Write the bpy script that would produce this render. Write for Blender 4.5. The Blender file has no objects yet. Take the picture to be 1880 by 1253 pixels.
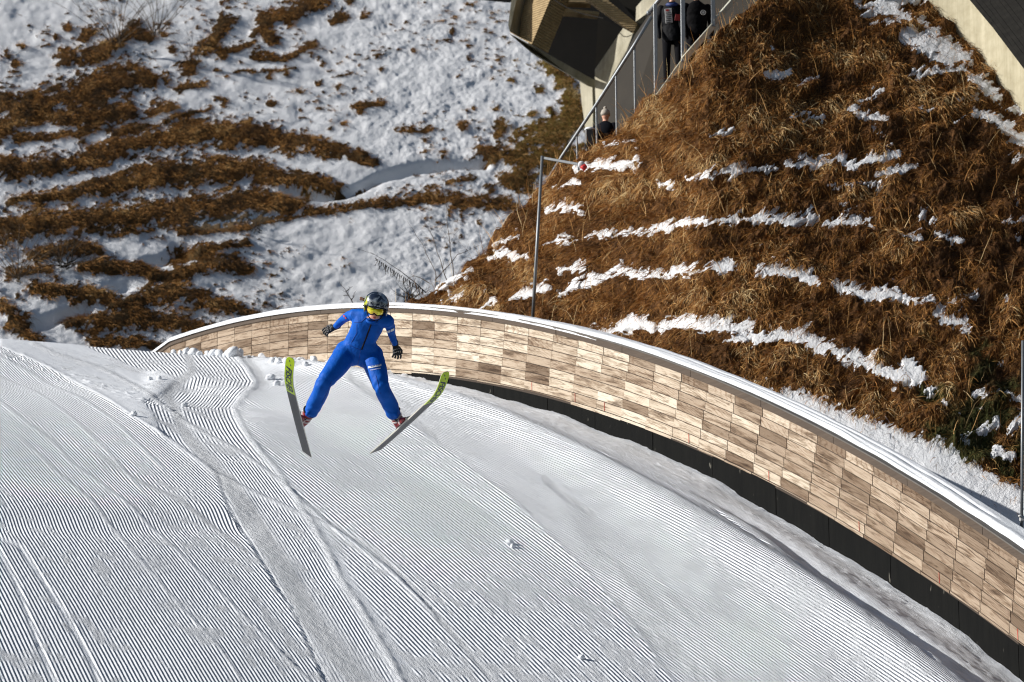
import bpy, bmesh, math, random
import numpy as np
from mathutils import Vector, Matrix
random.seed(7)
R = math.radians
SC = bpy.context.scene
COL = SC.collection
# ---------------------------------------------------------------- camera
PITCH = R(11.0)
FPX = 5331.0                       # focal length in pixels of the 1880 px wide photograph
cam_d = bpy.data.cameras.new('camera'); cam = bpy.data.objects.new('camera', cam_d); COL.objects.link(cam)
cam_d.sensor_width = 36.0; cam_d.lens = FPX/1880*36.0
cam_d.clip_start = 0.5; cam_d.clip_end = 2000
cam.location = (0, 0, 0); cam.rotation_euler = (R(90)+PITCH, 0, 0)
cam_d.dof.use_dof = True; cam_d.dof.focus_distance = 37.0; cam_d.dof.aperture_fstop = 2.8
SC.camera = cam
# ---------------------------------------------------------------- sky and sun
SUN_EL, SUN_AZ = R(26), R(-97)      # azimuth measured from +Y towards +X
world = bpy.data.worlds.new('World'); SC.world = world; world.use_nodes = True
wn = world.node_tree; sky = wn.nodes.new('ShaderNodeTexSky'); sky.sky_type = 'NISHITA'; sky.sun_disc = False
sky.sun_elevation = SUN_EL; sky.sun_rotation = SUN_AZ
bg = wn.nodes['Background']; bg.inputs['Strength'].default_value = 0.05
wn.links.new(sky.outputs[0], bg.inputs['Color'])
sun_d = bpy.data.lights.new('sun', 'SUN'); sun = bpy.data.objects.new('sun', sun_d); COL.objects.link(sun)
sun_d.energy = 5.0; sun_d.angle = R(0.5); sun_d.color = (1.0, 0.965, 0.91)
sv = Vector((math.sin(SUN_AZ)*math.cos(SUN_EL), math.cos(SUN_AZ)*math.cos(SUN_EL), math.sin(SUN_EL)))
sun.location = sv*60
sun.rotation_euler = sv.to_track_quat('Z', 'Y').to_euler()
SC.view_settings.view_transform = 'Standard'; SC.view_settings.look = 'None'
SC.view_settings.exposure = 0.18; SC.view_settings.gamma = 1.0
SC.render.engine = 'CYCLES'; SC.cycles.pixel_filter_type = 'BLACKMAN_HARRIS'; SC.cycles.filter_width = 1.05
# ---------------------------------------------------------------- helpers
CP, SP = math.cos(PITCH), math.sin(PITCH)
def unproj(px, py, Y):
    """point at depth Y (metres ahead) seen at photograph pixel px,py"""
    px = np.asarray(px, float); py = np.asarray(py, float)
    a = (px-940)/FPX; b = -(py-626.5)/FPX
    dy = CP-SP*b; dz = SP+CP*b
    k = Y/dy
    return np.stack([a*k, dy*k, dz*k], -1)
def at(px, py, Y): return Vector(unproj(px, py, Y))
def proj(P):
    d = P[..., 1]*CP+P[..., 2]*SP; z = -P[..., 1]*SP+P[..., 2]*CP
    return 940+FPX*P[..., 0]/d, 626.5-FPX*z/d
def hash2(ix, iy, seed):
    n = (ix.astype(np.int64)*374761393 + iy.astype(np.int64)*668265263 + seed*974634777) & 0xffffffff
    n = ((n ^ (n >> 13))*1274126177) & 0xffffffff
    return ((n ^ (n >> 16)) & 0xffff)/65535.0
def vnoise(x, y, seed=0):
    x = np.asarray(x, float); y = np.asarray(y, float)
    ix = np.floor(x); iy = np.floor(y); fx = x-ix; fy = y-iy
    fx = fx*fx*fx*(fx*(fx*6-15)+10); fy = fy*fy*fy*(fy*(fy*6-15)+10)
    ix = ix.astype(int); iy = iy.astype(int)
    a = hash2(ix, iy, seed); b = hash2(ix+1, iy, seed); c = hash2(ix, iy+1, seed); d = hash2(ix+1, iy+1, seed)
    return (a*(1-fx)+b*fx)*(1-fy)+(c*(1-fx)+d*fx)*fy
def fbm(x, y, seed=0, octv=4, gain=.5):
    s = 0; a = 1; t = 0
    for o in range(octv):
        s = s+a*vnoise(x*2**o+17.3*o, y*2**o-9.1*o, seed+o); t += a; a *= gain
    return s/t
def sstep(a, b, x):
    t = np.clip((x-a)/(b-a), 0, 1); return t*t*(3-2*t)
def gauss(d, s): return np.exp(-(d/s)**2)
def pl_dist(px, py, pts):
    """distance to a polyline, signed side (+ = right of travel, image coords) and nearest fraction"""
    pts = np.asarray(pts, float)
    best = np.full(px.shape, 1e9); side = np.zeros(px.shape); frac = np.zeros(px.shape); n = len(pts)-1
    for i in range(n):
        a = pts[i]; b = pts[i+1]; v = b-a; L2 = v@v
        t = np.clip(((px-a[0])*v[0]+(py-a[1])*v[1])/L2, 0, 1)
        dx = px-a[0]-t*v[0]; dy = py-a[1]-t*v[1]; d = np.hypot(dx, dy)
        cr = v[0]*dy-v[1]*dx
        m = d < best
        best = np.where(m, d, best); side = np.where(m, -np.sign(cr), side); frac = np.where(m, (i+t)/n, frac)
    return best, side, frac
def mesh_np(name, V, Fq, mats=(), parent=None, smooth=True, attrs=None):
    """mesh object from numpy verts and equal-size faces"""
    me = bpy.data.meshes.new(name); V = np.asarray(V, np.float32).reshape(-1, 3); Fq = np.asarray(Fq, np.int32)
    k = Fq.shape[1]; me.vertices.add(len(V)); me.vertices.foreach_set('co', V.ravel())
    me.loops.add(Fq.size); me.loops.foreach_set('vertex_index', Fq.ravel())
    me.polygons.add(len(Fq)); me.polygons.foreach_set('loop_start', np.arange(len(Fq), dtype=np.int32)*k)
    me.polygons.foreach_set('use_smooth', np.full(len(Fq), smooth))
    me.update(calc_edges=True)
    for key, val in (attrs or {}).items():
        val = np.asarray(val, np.float32)
        if val.ndim == 1 or val.shape[-1] == 1:
            at_ = me.attributes.new(key, 'FLOAT', 'POINT'); at_.data.foreach_set('value', val.ravel())
        else:
            at_ = me.attributes.new(key, 'FLOAT_VECTOR', 'POINT'); at_.data.foreach_set('vector', val.ravel())
    for m in mats: me.materials.append(m)
    o = bpy.data.objects.new(name, me); COL.objects.link(o)
    if parent: o.parent = parent
    return o
def grid_faces(nu, nv):
    i = np.arange(nu*nv).reshape(nu, nv)
    return np.stack([i[:-1, :-1], i[1:, :-1], i[1:, 1:], i[:-1, 1:]], -1).reshape(-1, 4)
def tag(o, label=None, cat=None, group=None, kind=None):
    if label: o['label'] = label
    if cat: o['category'] = cat
    if group: o['group'] = group
    if kind: o['kind'] = kind
    return o
def empty(name, loc=(0, 0, 0), label=None, cat=None, group=None):
    o = bpy.data.objects.new(name, None); COL.objects.link(o); o.location = loc; o.empty_display_size = .2
    return tag(o, label, cat, group)
def wloc(o):
    v = Vector((0, 0, 0))
    while o is not None: v = v+o.location; o = o.parent
    return v
class MB:
    """collects simple shapes into one mesh (world coordinates)"""
    def __init__(s): s.v = []; s.f = []; s.mi = []
    def add(s, vs, fs, mi=0):
        n = len(s.v); s.v += [tuple(v) for v in vs]; s.f += [tuple(i+n for i in f) for f in fs]; s.mi += [mi]*len(fs)
    def box(s, c, ax, mi=0, bev=0.0):
        """c centre, ax three half-axis vectors"""
        c = Vector(c); a = [Vector(v) for v in ax]
        if bev > 0:
            L = [v.length for v in a]; vs = []; idx = {}
            for sx in (-1, 1):
                for sy in (-1, 1):
                    for sz in (-1, 1):
                        sg = (sx, sy, sz)
                        for k in range(3):
                            p = c.copy()
                            for j in range(3):
                                q = sg[j] if j == k else sg[j]*(1-bev/L[j])
                                p += a[j]*q
                            idx[(sg, k)] = len(vs); vs.append(p)
            fs = []
            for k in range(3):
                j, l = (k+1) % 3, (k+2) % 3
                for sk in (-1, 1):
                    q = []
                    for (sj, sl) in ((-1, -1), (1, -1), (1, 1), (-1, 1)):
                        sg = [0]*3; sg[k] = sk; sg[j] = sj; sg[l] = sl; q.append(idx[(tuple(sg), k)])
                    fs.append(q if sk > 0 else q[::-1])
            for k in range(3):       # edges parallel to axis k
                j, l = (k+1) % 3, (k+2) % 3
                for sj in (-1, 1):
                    for sl in (-1, 1):
                        g0 = [0]*3; g1 = [0]*3
                        g0[k] = -1; g1[k] = 1
                        for g in (g0, g1): g[j] = sj; g[l] = sl
                        q = [idx[(tuple(g0), j)], idx[(tuple(g1), j)], idx[(tuple(g1), l)], idx[(tuple(g0), l)]]
                        fs.append(q if sj*sl < 0 else q[::-1])
            for sx in (-1, 1):
                for sy in (-1, 1):
                    for sz in (-1, 1):
                        q = [idx[((sx, sy, sz), k)] for k in range(3)]
                        fs.append(q if sx*sy*sz > 0 else q[::-1])
            s.add(vs, fs, mi); return
        vs = [c+a[0]*x+a[1]*y+a[2]*z for x in (-1, 1) for y in (-1, 1) for z in (-1, 1)]
        s.add(vs, [(0, 1, 3, 2), (4, 6, 7, 5), (0, 4, 5, 1), (2, 3, 7, 6), (0, 2, 6, 4), (1, 5, 7, 3)], mi)
    def bar(s, p, q, w, d, up=(0, 0, 1), mi=0, bev=0.0):
        p = Vector(p); q = Vector(q); t = (q-p); L = t.length; t.normalize(); up = Vector(up)
        x = t.cross(up).normalized(); y = x.cross(t).normalized()
        s.box((p+q)/2, (t*L/2, x*w/2, y*d/2), mi, bev)
    def tube(s, pts, r, n=10, mi=0, cap=True):
        pts = [Vector(p) for p in pts]; rr = r if isinstance(r, (list, tuple)) else [r]*len(pts)
        vs = []; ref = None
        for i, p in enumerate(pts):
            t = (pts[min(i+1, len(pts)-1)]-pts[max(i-1, 0)]).normalized()
            if ref is None: ref = t.orthogonal().normalized()
            x = (ref-t*ref.dot(t)).normalized(); ref = x; y = t.cross(x)
            vs += [p+(x*math.cos(2*math.pi*k/n)+y*math.sin(2*math.pi*k/n))*rr[i] for k in range(n)]
        fs = [(i*n+k, i*n+(k+1) % n, (i+1)*n+(k+1) % n, (i+1)*n+k) for i in range(len(pts)-1) for k in range(n)]
        if cap: fs += [tuple(range(n))[::-1], tuple(range((len(pts)-1)*n, len(pts)*n))]
        s.add(vs, fs, mi)
    def ring_loft(s, rings, cap=True, mi=0):
        """rings: lists of equal length of points"""
        n = len(rings[0]); vs = [p for r in rings for p in r]
        fs = [(i*n+k, i*n+(k+1) % n, (i+1)*n+(k+1) % n, (i+1)*n+k) for i in range(len(rings)-1) for k in range(n)]
        if cap: fs += [tuple(range(n))[::-1], tuple(range((len(rings)-1)*n, len(rings)*n))]
        s.add(vs, fs, mi)
    def ball(s, c, r, mi=0, seg=14, rings=8, M=None):
        c = Vector(c); r = r if isinstance(r, (tuple, list)) else (r, r, r); vs = []; fs = []
        for i in range(rings+1):
            th = math.pi*i/rings
            for k in range(seg):
                ph = 2*math.pi*k/seg
                v = Vector((r[0]*math.sin(th)*math.cos(ph), r[1]*math.sin(th)*math.sin(ph), r[2]*math.cos(th)))
                if M is not None: v = M @ v
                vs.append(c+v)
        for i in range(rings):
            for k in range(seg):
                fs.append((i*seg+k, (i+1)*seg+k, (i+1)*seg+(k+1) % seg, i*seg+(k+1) % seg))
        s.add(vs, fs, mi)
    def cone(s, p, q, r0, r1, n=14, mi=0):
        """tapered capsule"""
        s.tube([p, q], [r0, r1], n, mi); s.ball(p, r0, mi, n, 7); s.ball(q, r1, mi, n, 7)
    def build(s, name, mats, parent=None, smooth=False, origin=None):
        me = bpy.data.meshes.new(name); off = Vector(origin) if origin is not None else Vector((0, 0, 0))
        if parent is not None: off = wloc(parent)
        me.from_pydata([tuple(Vector(v)-off) for v in s.v], [], s.f)
        if not isinstance(mats, (list, tuple)): mats = [mats]
        for m in mats: me.materials.append(m)
        me.polygons.foreach_set('material_index', s.mi); me.polygons.foreach_set('use_smooth', [smooth]*len(s.f))
        me.update()
        o = bpy.data.objects.new(name, me); COL.objects.link(o)
        if parent is not None: o.parent = parent
        elif origin is not None: o.location = off
        return o
def fuse(o, voxel, smooth_it=6, factor=.5):
    """voxel-remesh the overlapping shapes of o into one continuous skin"""
    m = o.modifiers.new('r', 'REMESH'); m.mode = 'VOXEL'; m.voxel_size = voxel; m.use_smooth_shade = True
    if smooth_it:
        k = o.modifiers.new('s', 'SMOOTH'); k.iterations = smooth_it; k.factor = factor
    dg = bpy.context.evaluated_depsgraph_get(); dg.update()
    me = bpy.data.meshes.new_from_object(o.evaluated_get(dg)); mats = list(o.data.materials)
    o.modifiers.clear(); o.data = me
    me.materials.clear()
    for q in mats: me.materials.append(q)
    me.polygons.foreach_set('use_smooth', [True]*len(me.polygons)); me.polygons.foreach_set('material_index', [0]*len(me.polygons))
    return o
# ---------------------------------------------------------------- node shorthand
class NT:
    def __init__(s, name):
        s.m = bpy.data.materials.new(name); s.m.use_nodes = True; s.t = s.m.node_tree
        s.b = s.t.nodes['Principled BSDF']
    def n(s, typ, props=None, **inp):
        nd = s.t.nodes.new(typ)
        for k, v in (props or {}).items(): setattr(nd, k, v)
        for k, v in inp.items():
            key = int(k[1:]) if k[0] == '_' and k[1:].isdigit() else k.replace('_', ' ')
            s.set(nd.inputs[key], v)
        return nd
    def set(s, sock, v):
        if isinstance(v, bpy.types.NodeSocket): s.t.links.new(v, sock)
        elif isinstance(v, bpy.types.Node): s.t.links.new(v.outputs[0], sock)
        else: sock.default_value = v
    def math(s, op, a, b=0.0, c=0.0, clamp=False):
        nd = s.t.nodes.new('ShaderNodeMath'); nd.operation = op; nd.use_clamp = clamp
        for i, v in enumerate((a, b, c)): s.set(nd.inputs[i], v)
        return nd.outputs[0]
    def vm(s, op, a, b=None, sc=None):
        nd = s.t.nodes.new('ShaderNodeVectorMath'); nd.operation = op; s.set(nd.inputs[0], a)
        if b is not None: s.set(nd.inputs[1], b)
        if sc is not None: s.set(nd.inputs['Scale'], sc)
        return nd.outputs[0]
    def attr(s, name, vec=False):
        nd = s.t.nodes.new('ShaderNodeAttribute'); nd.attribute_name = name
        return nd.outputs['Vector' if vec else 'Fac']
    def mix(s, f, a, b, blend='MIX'):
        nd = s.t.nodes.new('ShaderNodeMix'); nd.data_type = 'RGBA'; nd.blend_type = blend
        s.set(nd.inputs[0], f); s.set(nd.inputs[6], a); s.set(nd.inputs[7], b); return nd.outputs[2]
    def noise(s, vec, scale, detail=3, rough=.5, dist=0.0):
        nd = s.t.nodes.new('ShaderNodeTexNoise'); s.set(nd.inputs['Vector'], vec)
        nd.inputs['Scale'].default_value = scale; nd.inputs['Detail'].default_value = detail
        nd.inputs['Roughness'].default_value = rough; nd.inputs['Distortion'].default_value = dist
        return nd.outputs['Fac']
    def ramp(s, f, stops, interp='LINEAR'):
        nd = s.t.nodes.new('ShaderNodeValToRGB'); s.set(nd.inputs[0], f); cr = nd.color_ramp; cr.interpolation = interp
        while len(cr.elements) < len(stops): cr.elements.new(.5)
        for e, (p, c) in zip(cr.elements, stops):
            e.position = p; e.color = c if len(c) == 4 else (*c, 1)
        return nd.outputs[0]
    def pos(s): return s.t.nodes.new('ShaderNodeNewGeometry').outputs['Position']
    def bump(s, h, dist, strength=1.0, normal=None):
        nd = s.t.nodes.new('ShaderNodeBump'); s.set(nd.inputs['Height'], h)
        nd.inputs['Distance'].default_value = dist; nd.inputs['Strength'].default_value = strength
        if normal is not None: s.set(nd.inputs['Normal'], normal)
        return nd.outputs[0]
    def out(s, color=None, rough=None, normal=None, metal=None, **kw):
        for key, v in (('Base Color', color), ('Roughness', rough), ('Normal', normal), ('Metallic', metal)):
            if v is not None:
                if key == 'Base Color' and isinstance(v, tuple) and len(v) == 3: v = (*v, 1)
                s.set(s.b.inputs[key], v)
        for k, v in kw.items(): s.set(s.b.inputs[k.replace('_', ' ')], v)
        return s.m
def simple(name, col, rough=.6, metal=0.0, var=.15, scale=30, bump=0.0, **kw):
    t = NT(name); p = t.pos(); nz = t.noise(p, scale, 4)
    c = t.mix(nz, tuple(x*(1-var) for x in col)+(1,), tuple(min(1, x*(1+var)) for x in col)+(1,))
    nm = t.bump(nz, bump) if bump else None
    return t.out(c, rough, nm, metal, **kw)
# ================================================================ landing hill
_base = [(300,650),(370,652),(470,658),(600,672),(760,692),(900,718),(1055,762),(1195,820),(1447,945),(1640,1070),(1877,1225)]
_top = [(300,636),(370,603),(470,582),(600,568),(760,566),(900,578),(1055,612),(1195,650),(1447,752),(1640,868),(1877,1004)]
_Y = np.array([79,77,74,71,68,65.5,62.6,60,55.5,52.5,48.5])*.8
_wb = np.array([unproj(*b, y) for b, y in zip(_base, _Y)]); _wt = np.array([unproj(*b, y) for b, y in zip(_top, _Y)])
_S = np.r_[0, np.cumsum(np.hypot(*np.diff(_wb[:, :2], axis=0).T))]
_cx = np.polyfit(_S, _wb[:, 0], 3); _cy = np.polyfit(_S, _wb[:, 1], 3); _ct = np.polyfit(_S, _wt[:, 2], 4)
SE = 28.5
def _ext(c, s):
    s = np.asarray(s, float); d = np.polyder(c); sc = np.clip(s, 0, SE)
    return np.polyval(c, sc)+np.where(s < 0, s*np.polyval(d, 0.), 0)+np.where(s > SE, (s-SE)*np.polyval(d, SE), 0)
def wall_xy(s): return _ext(_cx, s), _ext(_cy, s)
def wall_top(s):
    s = np.asarray(s, float)
    return np.where(s > SE, np.polyval(_ct, SE)-(s-SE)*.46-0.006*np.clip(s-SE, 0, 12)**2, np.where(s < .5, np.polyval(_ct, .5)+(s-.5)*.14, np.polyval(_ct, s)))
_ss = np.arange(-40, 120, .05)
_sl = np.tan(np.radians(np.interp(_ss, [-40,-30,-10,0,10,18,28,36,50,60,80,120], [-2,0,3,7.5,13,20,25.5,30,31,25,8,0])))
_hh = -np.cumsum(_sl)*.05
_hh += (_wb[1:, 2]-np.interp(_S[1:], _ss, _hh)).mean()
def hprof(s): return np.interp(s, _ss, _hh)
LX, LY = -math.sin(R(60)), -math.cos(R(60))
def cross(s, w):
    k = sstep(4, 12, s)
    c = -0.012*w - k*(0.18*(np.clip(w, 2.1, 5.0)-2.1)+.065*(np.clip(w, 5, 10)-5))
    ridge = gauss(w-2.1-0.25*np.sin(s*.35), 0.5)*.17*sstep(6, 12, s)
    bank = -.17*sstep(1.5, .2, w)*sstep(18, 25, s)-.05*sstep(1.5, .2, w)*sstep(12, 18, s)
    return c+ridge+bank
def hill_h(s, w): return hprof(s)+cross(s, w)
ws = np.r_[-0.3, np.arange(-.12, 16.6, .0275)]; ws = np.r_[ws, ws[-1]+np.cumsum(np.linspace(.05, 1.6, 26))]
ss_ = np.arange(-4.5, 33.5, .058); ss_ = np.r_[ss_[0]-np.cumsum(np.linspace(.1, 2.5, 14))[::-1], ss_, ss_[-1]+np.cumsum(np.linspace(.1, 2.6, 34))]
S2, W2 = np.meshgrid(ss_, ws, indexing='ij')
XW, YW = wall_xy(S2)
HX = XW+LX*W2; HY = YW+LY*W2; HZ = hill_h(S2, W2)
PX, PY = proj(np.stack([HX, HY, HZ], -1))
PX = np.where(HY < 8, -9000, PX); PY = np.where(HY < 8, 9000, PY)
# slow undulations: cat-track steps on the knoll and the transverse dip lower down
und = np.zeros_like(HX)
kn = sstep(520, 420, PX)
# step where the groomed stripes kink at the knoll
l1 = np.interp(PX, [-100, 0, 60, 170, 250, 300, 345, 390, 440, 480], [672, 678, 683, 700, 700, 694, 690, 706, 716, 718])
und += .075*sstep(-26, 0, PY-l1)*sstep(55, 8, PY-l1)*kn*sstep(255, 300, PX)
und -= .06*gauss(PY-l1-34, 17)*kn*sstep(255, 320, PX)
und += .05*gauss(PY-775, 34)*sstep(260, 340, PX)*sstep(480, 400, PX)*-1
l2 = 962+(PX-200)*.02
left = sstep(490, 440, PX)
und += -.032*gauss(PY-l2+14*(fbm(PX/90, PX*0+2, 29, 2)-.5), 20)*left + .022*gauss(PY-l2+46, 26)*left
und += .03*gauss(PY-1055, 22)*gauss(PX-575, 45)*-1
und += .045*(fbm(W2*.33, S2*.22, 3, 3)-.5)*2*sstep(3, 8, W2)
und += .05*gauss(PY-(690+(PX)*.12), 16)*sstep(200, 60, PX)*-1
HZ = HZ+und
# regions traced on the surface
def side_of(pts):
    """>0 to the right of a top-to-bottom polyline"""
    pts = np.asarray(pts, float); return PX-np.interp(PY, pts[:, 1], pts[:, 0])
B1 = [(0,636),(57,660),(125,694),(169,720),(207,743),(249,771),(287,794),(316,811),(354,836),(400,870),(406,900),(423,942),(439,961),(454,982),(469,1011),(485,1038),(498,1059),(511,1082),(536,1115),(596,1251),(640,1340)]
B2 = [(340,642),(350,665),(352,690),(330,706),(306,722),(318,745),(332,780),(350,810),(385,850),(402,872),(440,930),(478,990),(525,1060),(560,1130),(650,1253),(700,1330)]
B3 = [(425,640),(437,656),(455,677),(470,702),(464,718),(449,731),(431,745),(436,760),(447,785),(462,811),(487,840),(506,860),(540,910),(563,945),(578,968),(600,1005),(625,1060),(660,1110),(690,1160),(740,1253),(790,1340)]
B4 = [(640,700),(798,809),(844,840),(894,878),(938,913),(967,940),(1060,1030),(1098,1070),(1137,1116),(1161,1140),(1240,1253),(1300,1340)]
B5 = [(560,665),(800,735),(900,800),(960,850),(1060,905),(1130,940),(1250,1040),(1310,1110),(1400,1253),(1450,1340)]   # left edge of the bright band
d1, sd1, _ = pl_dist(PX, PY, B1); s1 = side_of(B1)
d2, _, _ = pl_dist(PX, PY, B2); s2_ = side_of(B2)
d3, _, _ = pl_dist(PX, PY, B3); s3 = side_of(B3)
d4, _, _ = pl_dist(PX, PY, B4); s4 = side_of(B4)
s5 = side_of(B5)
grain = vnoise(S2*16, W2*28, 5); grain2 = vnoise(S2*7, W2*11, 9)
amp = np.ones_like(HX); rough = np.full_like(HX, .12)
# smooth wind-blown patch at the crest
C0 = [(150,634),(200,655),(250,677),(290,687),(318,700),(322,706)]
s0 = side_of(C0+[(300,722),(262,742),(280,760),(290,780),(300,800),(350,840),(354,845)])
smooth = (s1 > 0)*sstep(7, -5, s0+6*(fbm(PX*.05, PY*.05, 3)-.5)*2)*sstep(842, 830, PY)
amp *= 1-smooth; rough = np.where(smooth > .5, .03, rough)
HZ = HZ+.018*smooth
# rough berm B2, churned snow right of the dark edge
wd = np.interp(PY, [640, 720, 860, 950, 1100, 1253], [8, 11, 18, 30, 32, 48])
wl = np.interp(PY, [640, 860, 900, 1253], [8, 12, 6, 8])
q = np.where(s2_ < 0, gauss(d2, wl), gauss(d2, wd))
q = q*sstep(630, 650, PY)
zone = (s1 > -3)*(s2_ < 26)*(PY > 868)*(PY < 1260)
q = np.clip(q+zone*.45*sstep(-3, 4, s1)*(.5+fbm(S2*1.5, W2*4, 88)), 0, 1)
amp *= 1-.92*q; rough = np.maximum(rough, q*.95)
edge = gauss(d1, 3.6)*(PY > 880)
HZ = HZ+ np.where(s1 < 0, .008, -.016)*gauss(d1, 5.5)*(PY > 858)*(.6+.8*grain2)
HZ = HZ+.015*gauss(d1, 4)*(PY < 800)*(PX > 40)
# bright ridge B3
wr = np.interp(PY, [640, 800, 950, 1253], [5, 6, 7, 11])
HZ = HZ+.022*gauss(d3, wr*.7)*sstep(640, 655, PY)*(.4+1.0*grain2)
fl3 = (s3 > 0)*gauss(s3-wr*1.6, wr*1.3)*(PY > 940)
amp *= 1-np.clip(gauss(d3, wr*1.4)+fl3, 0, 1); rough = np.maximum(rough, .55*gauss(d3, wr*1.6))
q = (s3 > 0)*gauss(s3-14, 13)*sstep(730, 700, PY)*sstep(640, 655, PY)
amp *= 1-q; rough = np.maximum(rough, q)
HZ = HZ-.02*q
# beyond B4: trampled and faint; beyond B5: bright fine corduroy, no corduroy near the wall
R4 = s4 > 0
t5 = sstep(-70, 30, s5+60*(fbm(S2*.5, W2*.9, 21)-.5))
amp = np.where(R4, amp*(.85+.15*t5*sstep(11, 16, S2)+.3*fbm(S2*1.2, W2*2.2, 4)), amp)
rough = np.where(R4, np.maximum(rough, (.42*(1-t5)+.22)*(.5+.5*sstep(.3, .7, fbm(S2*.55+W2*.9, W2*5-S2*.6, 31, 4)))), rough)
HZ = HZ-np.where(R4, .009*sstep(0, 6, s4)*sstep(60, 6, s4), 0)
nearw = sstep(1.55, 1.2, W2-.35*sstep(24, 27, S2))
amp *= 1-nearw; amp *= sstep(11, 15, S2+ W2*.6+3*(s3 < 0)+.8*fbm(S2, W2))*(s3 > 0)+(s3 <= 0)
rough = np.maximum(rough, .22*nearw)
upper = (s3 > 0)*sstep(14, 8, S2); rough = np.maximum(rough, .22*upper*(.4+fbm(S2*.9, W2*3, 12)))
# lumpy bank at the foot of the wall and hollows in the trough
HZ = HZ+nearw*(.030*(fbm(S2*1.6, W2*2.2, 40, 4)-.5)+.014*(fbm(S2*8, W2*8, 41, 2)-.5))
HZ = HZ+sstep(.6, .1, W2)*.10*(fbm(S2*.9, W2*.6, 77, 3)-.62)*sstep(10, 14, S2)
tr_ = gauss(W2-1.25+.2*np.sin(S2*.9), .22)*sstep(20, 24, S2); HZ = HZ-.11*tr_*(.6+.6*fbm(S2*1.3, W2, 8))
HZ = HZ+.05*sstep(0, .5, vnoise(S2*9, W2*9, 50)-.78)*sstep(1.6, .8, W2)
lip = gauss(W2-1.62-.12*np.sin(S2*1.1), .05)*sstep(.45, .6, vnoise(S2*1.3, W2*0+3, 6)); HZ = HZ-.035*lip*(.4+grain2)
# random chatter on the groomed snow
spk = sstep(.56, .74, fbm(S2*3.2, W2*9, 61, 3)*.6+fbm(S2*.8, W2*1.6, 62, 2)*.45+.08*(s3 > 0))
amp *= 1-.55*spk; rough = np.maximum(rough, .6*spk)
c1 = gauss(PX-275, 55)*gauss(PY-1035, 22)+gauss(PX-320, 45)*gauss(PY-1108, 14)+.7*gauss(PX-260, 40)*gauss(PY-1080, 10)
amp *= 1-.6*np.clip(c1, 0, 1)*grain2; rough = np.maximum(rough, .5*np.clip(c1, 0, 1))
# ski tracks and scrape lines
TD = .5
def track(pts, wpx, dep, rg=.25, am=.8):
    global HZ, amp, rough
    d, sd, _ = pl_dist(PX, PY, pts); g = gauss(d, wpx)
    HZ = HZ+TD*dep*g*(.6+.8*grain2) + TD*abs(dep)*.8*np.where(sd > 0, 1, 0)*gauss(d-wpx*1.8, wpx*.9)*np.sign(-dep)*.6
    amp = amp*(1-am*gauss(d, wpx*1.35)); rough = np.maximum(rough, rg*gauss(d, wpx*2))
track([(-20,975),(0,988),(35,1000),(63,1042),(100,1096),(123,1134),(159,1192),(178,1240),(200,1290)], 4.2, -.028)
track([(-20,985),(0,1015),(30,1070),(60,1150),(80,1200),(100,1250),(112,1300)], 4.2, -.028)
track([(-30,645),(0,656),(57,683),(107,712),(153,735),(201,767),(250,812),(300,860)], 3.0, .022)
track([(-30,670),(0,687),(57,714),(115,754),(149,783),(200,830),(260,900)], 2.8, .018)
track([(-30,720),(0,739),(48,777),(96,808),(130,850),(170,877),(242,932),(298,983),(362,1047),(425,1106),(489,1170),(566,1247),(600,1290)], 3.0, .02, .3)
track([(34,800),(106,868),(170,923),(213,974),(255,1025)], 2.8, .018, .5)
track([(255,1025),(340,1119),(404,1191),(442,1247)], 2.5, .016, .4)
track([(60,632),(100,650),(170,672),(200,684),(250,712),(290,738),(330,765),(387,800),(447,834),(510,880),(560,925),(600,958)], 3.2, .025, .6)
track([(285,790),(306,804),(345,832),(383,859),(442,893),(510,923),(553,944),(604,961),(660,1004),(720,1050),(800,1130)], 4.2, .032, .3)
track([(604,958),(690,1010),(760,1080),(840,1170),(905,1245)], 3.5, -.012, .7, .5)
track([(180,835),(250,880),(330,920),(390,960),(452,1010)], 3.0, .008, .7, .3)
track([(700,690),(860,752),(1000,800),(1180,870),(1300,930)], 2.5, -.014, .1)
track([(1000,880),(1040,915),(1090,945)], 5, -.02, 1.0, .5)
track([(640,690),(760,770),(800,800)], 5, -.01, .9, .5)
# crumbs scattered over the left scrape
HZ = HZ+.03*sstep(.72, .95, grain)*gauss(PY-(650+PX*.33), 12)*(PX < 340)*(PY < 800)
HZ = HZ+rough*.017*(grain-.5)+.006*(vnoise(S2*11, W2*20, 66)-.5)
# groove phase: cycles across the pass, fanning a little differently in every pass
def kint(xs, ks):
    k = np.interp(_ss, xs, ks); return np.interp(S2, _ss, np.cumsum(k)*.05), np.interp(S2, _ss, k)
KpA, kA = kint([0, 17, 20, 23, 27, 30], [-.25, -.19, -.15, -.10, -.01, .05])
KpE, kE = kint([0, 12, 19, 24, 28, 31], [-.32, -.31, -.26, -.17, -.06, .02])
KpF, kF = kint([0, 18, 20, 25, 28], [-.2, -.17, -.13, -.01, .05])
KpG, kG = kint([0, 20, 25, 28], [-.05, .02, .09, .13])
mA = s1 < 0; mE = (s1 >= 0) & (s3 < 0); mF = (s3 >= 0) & (s4 < 0)
mE1 = mE & (PY < 848)
PIT = np.where(mA, .050, np.where(mE1, .056, np.where(mE, .051, np.where(mF, .062, .053))))
Kp = np.where(mA, KpA, np.where(mE, KpE, np.where(mF, KpF, KpG)))
kk = np.where(mA, kA, np.where(mE, kE, np.where(mF, kF, kG)))
ph = (W2+Kp)/PIT
phE1 = -s3/6.6+.35*(fbm(PX/60, PY/50, 19)-.5)
ph = np.where(mE1, phE1, ph)
wig = 14*(fbm(PX/90, PX*0+2, 29, 2)-.5)
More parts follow.
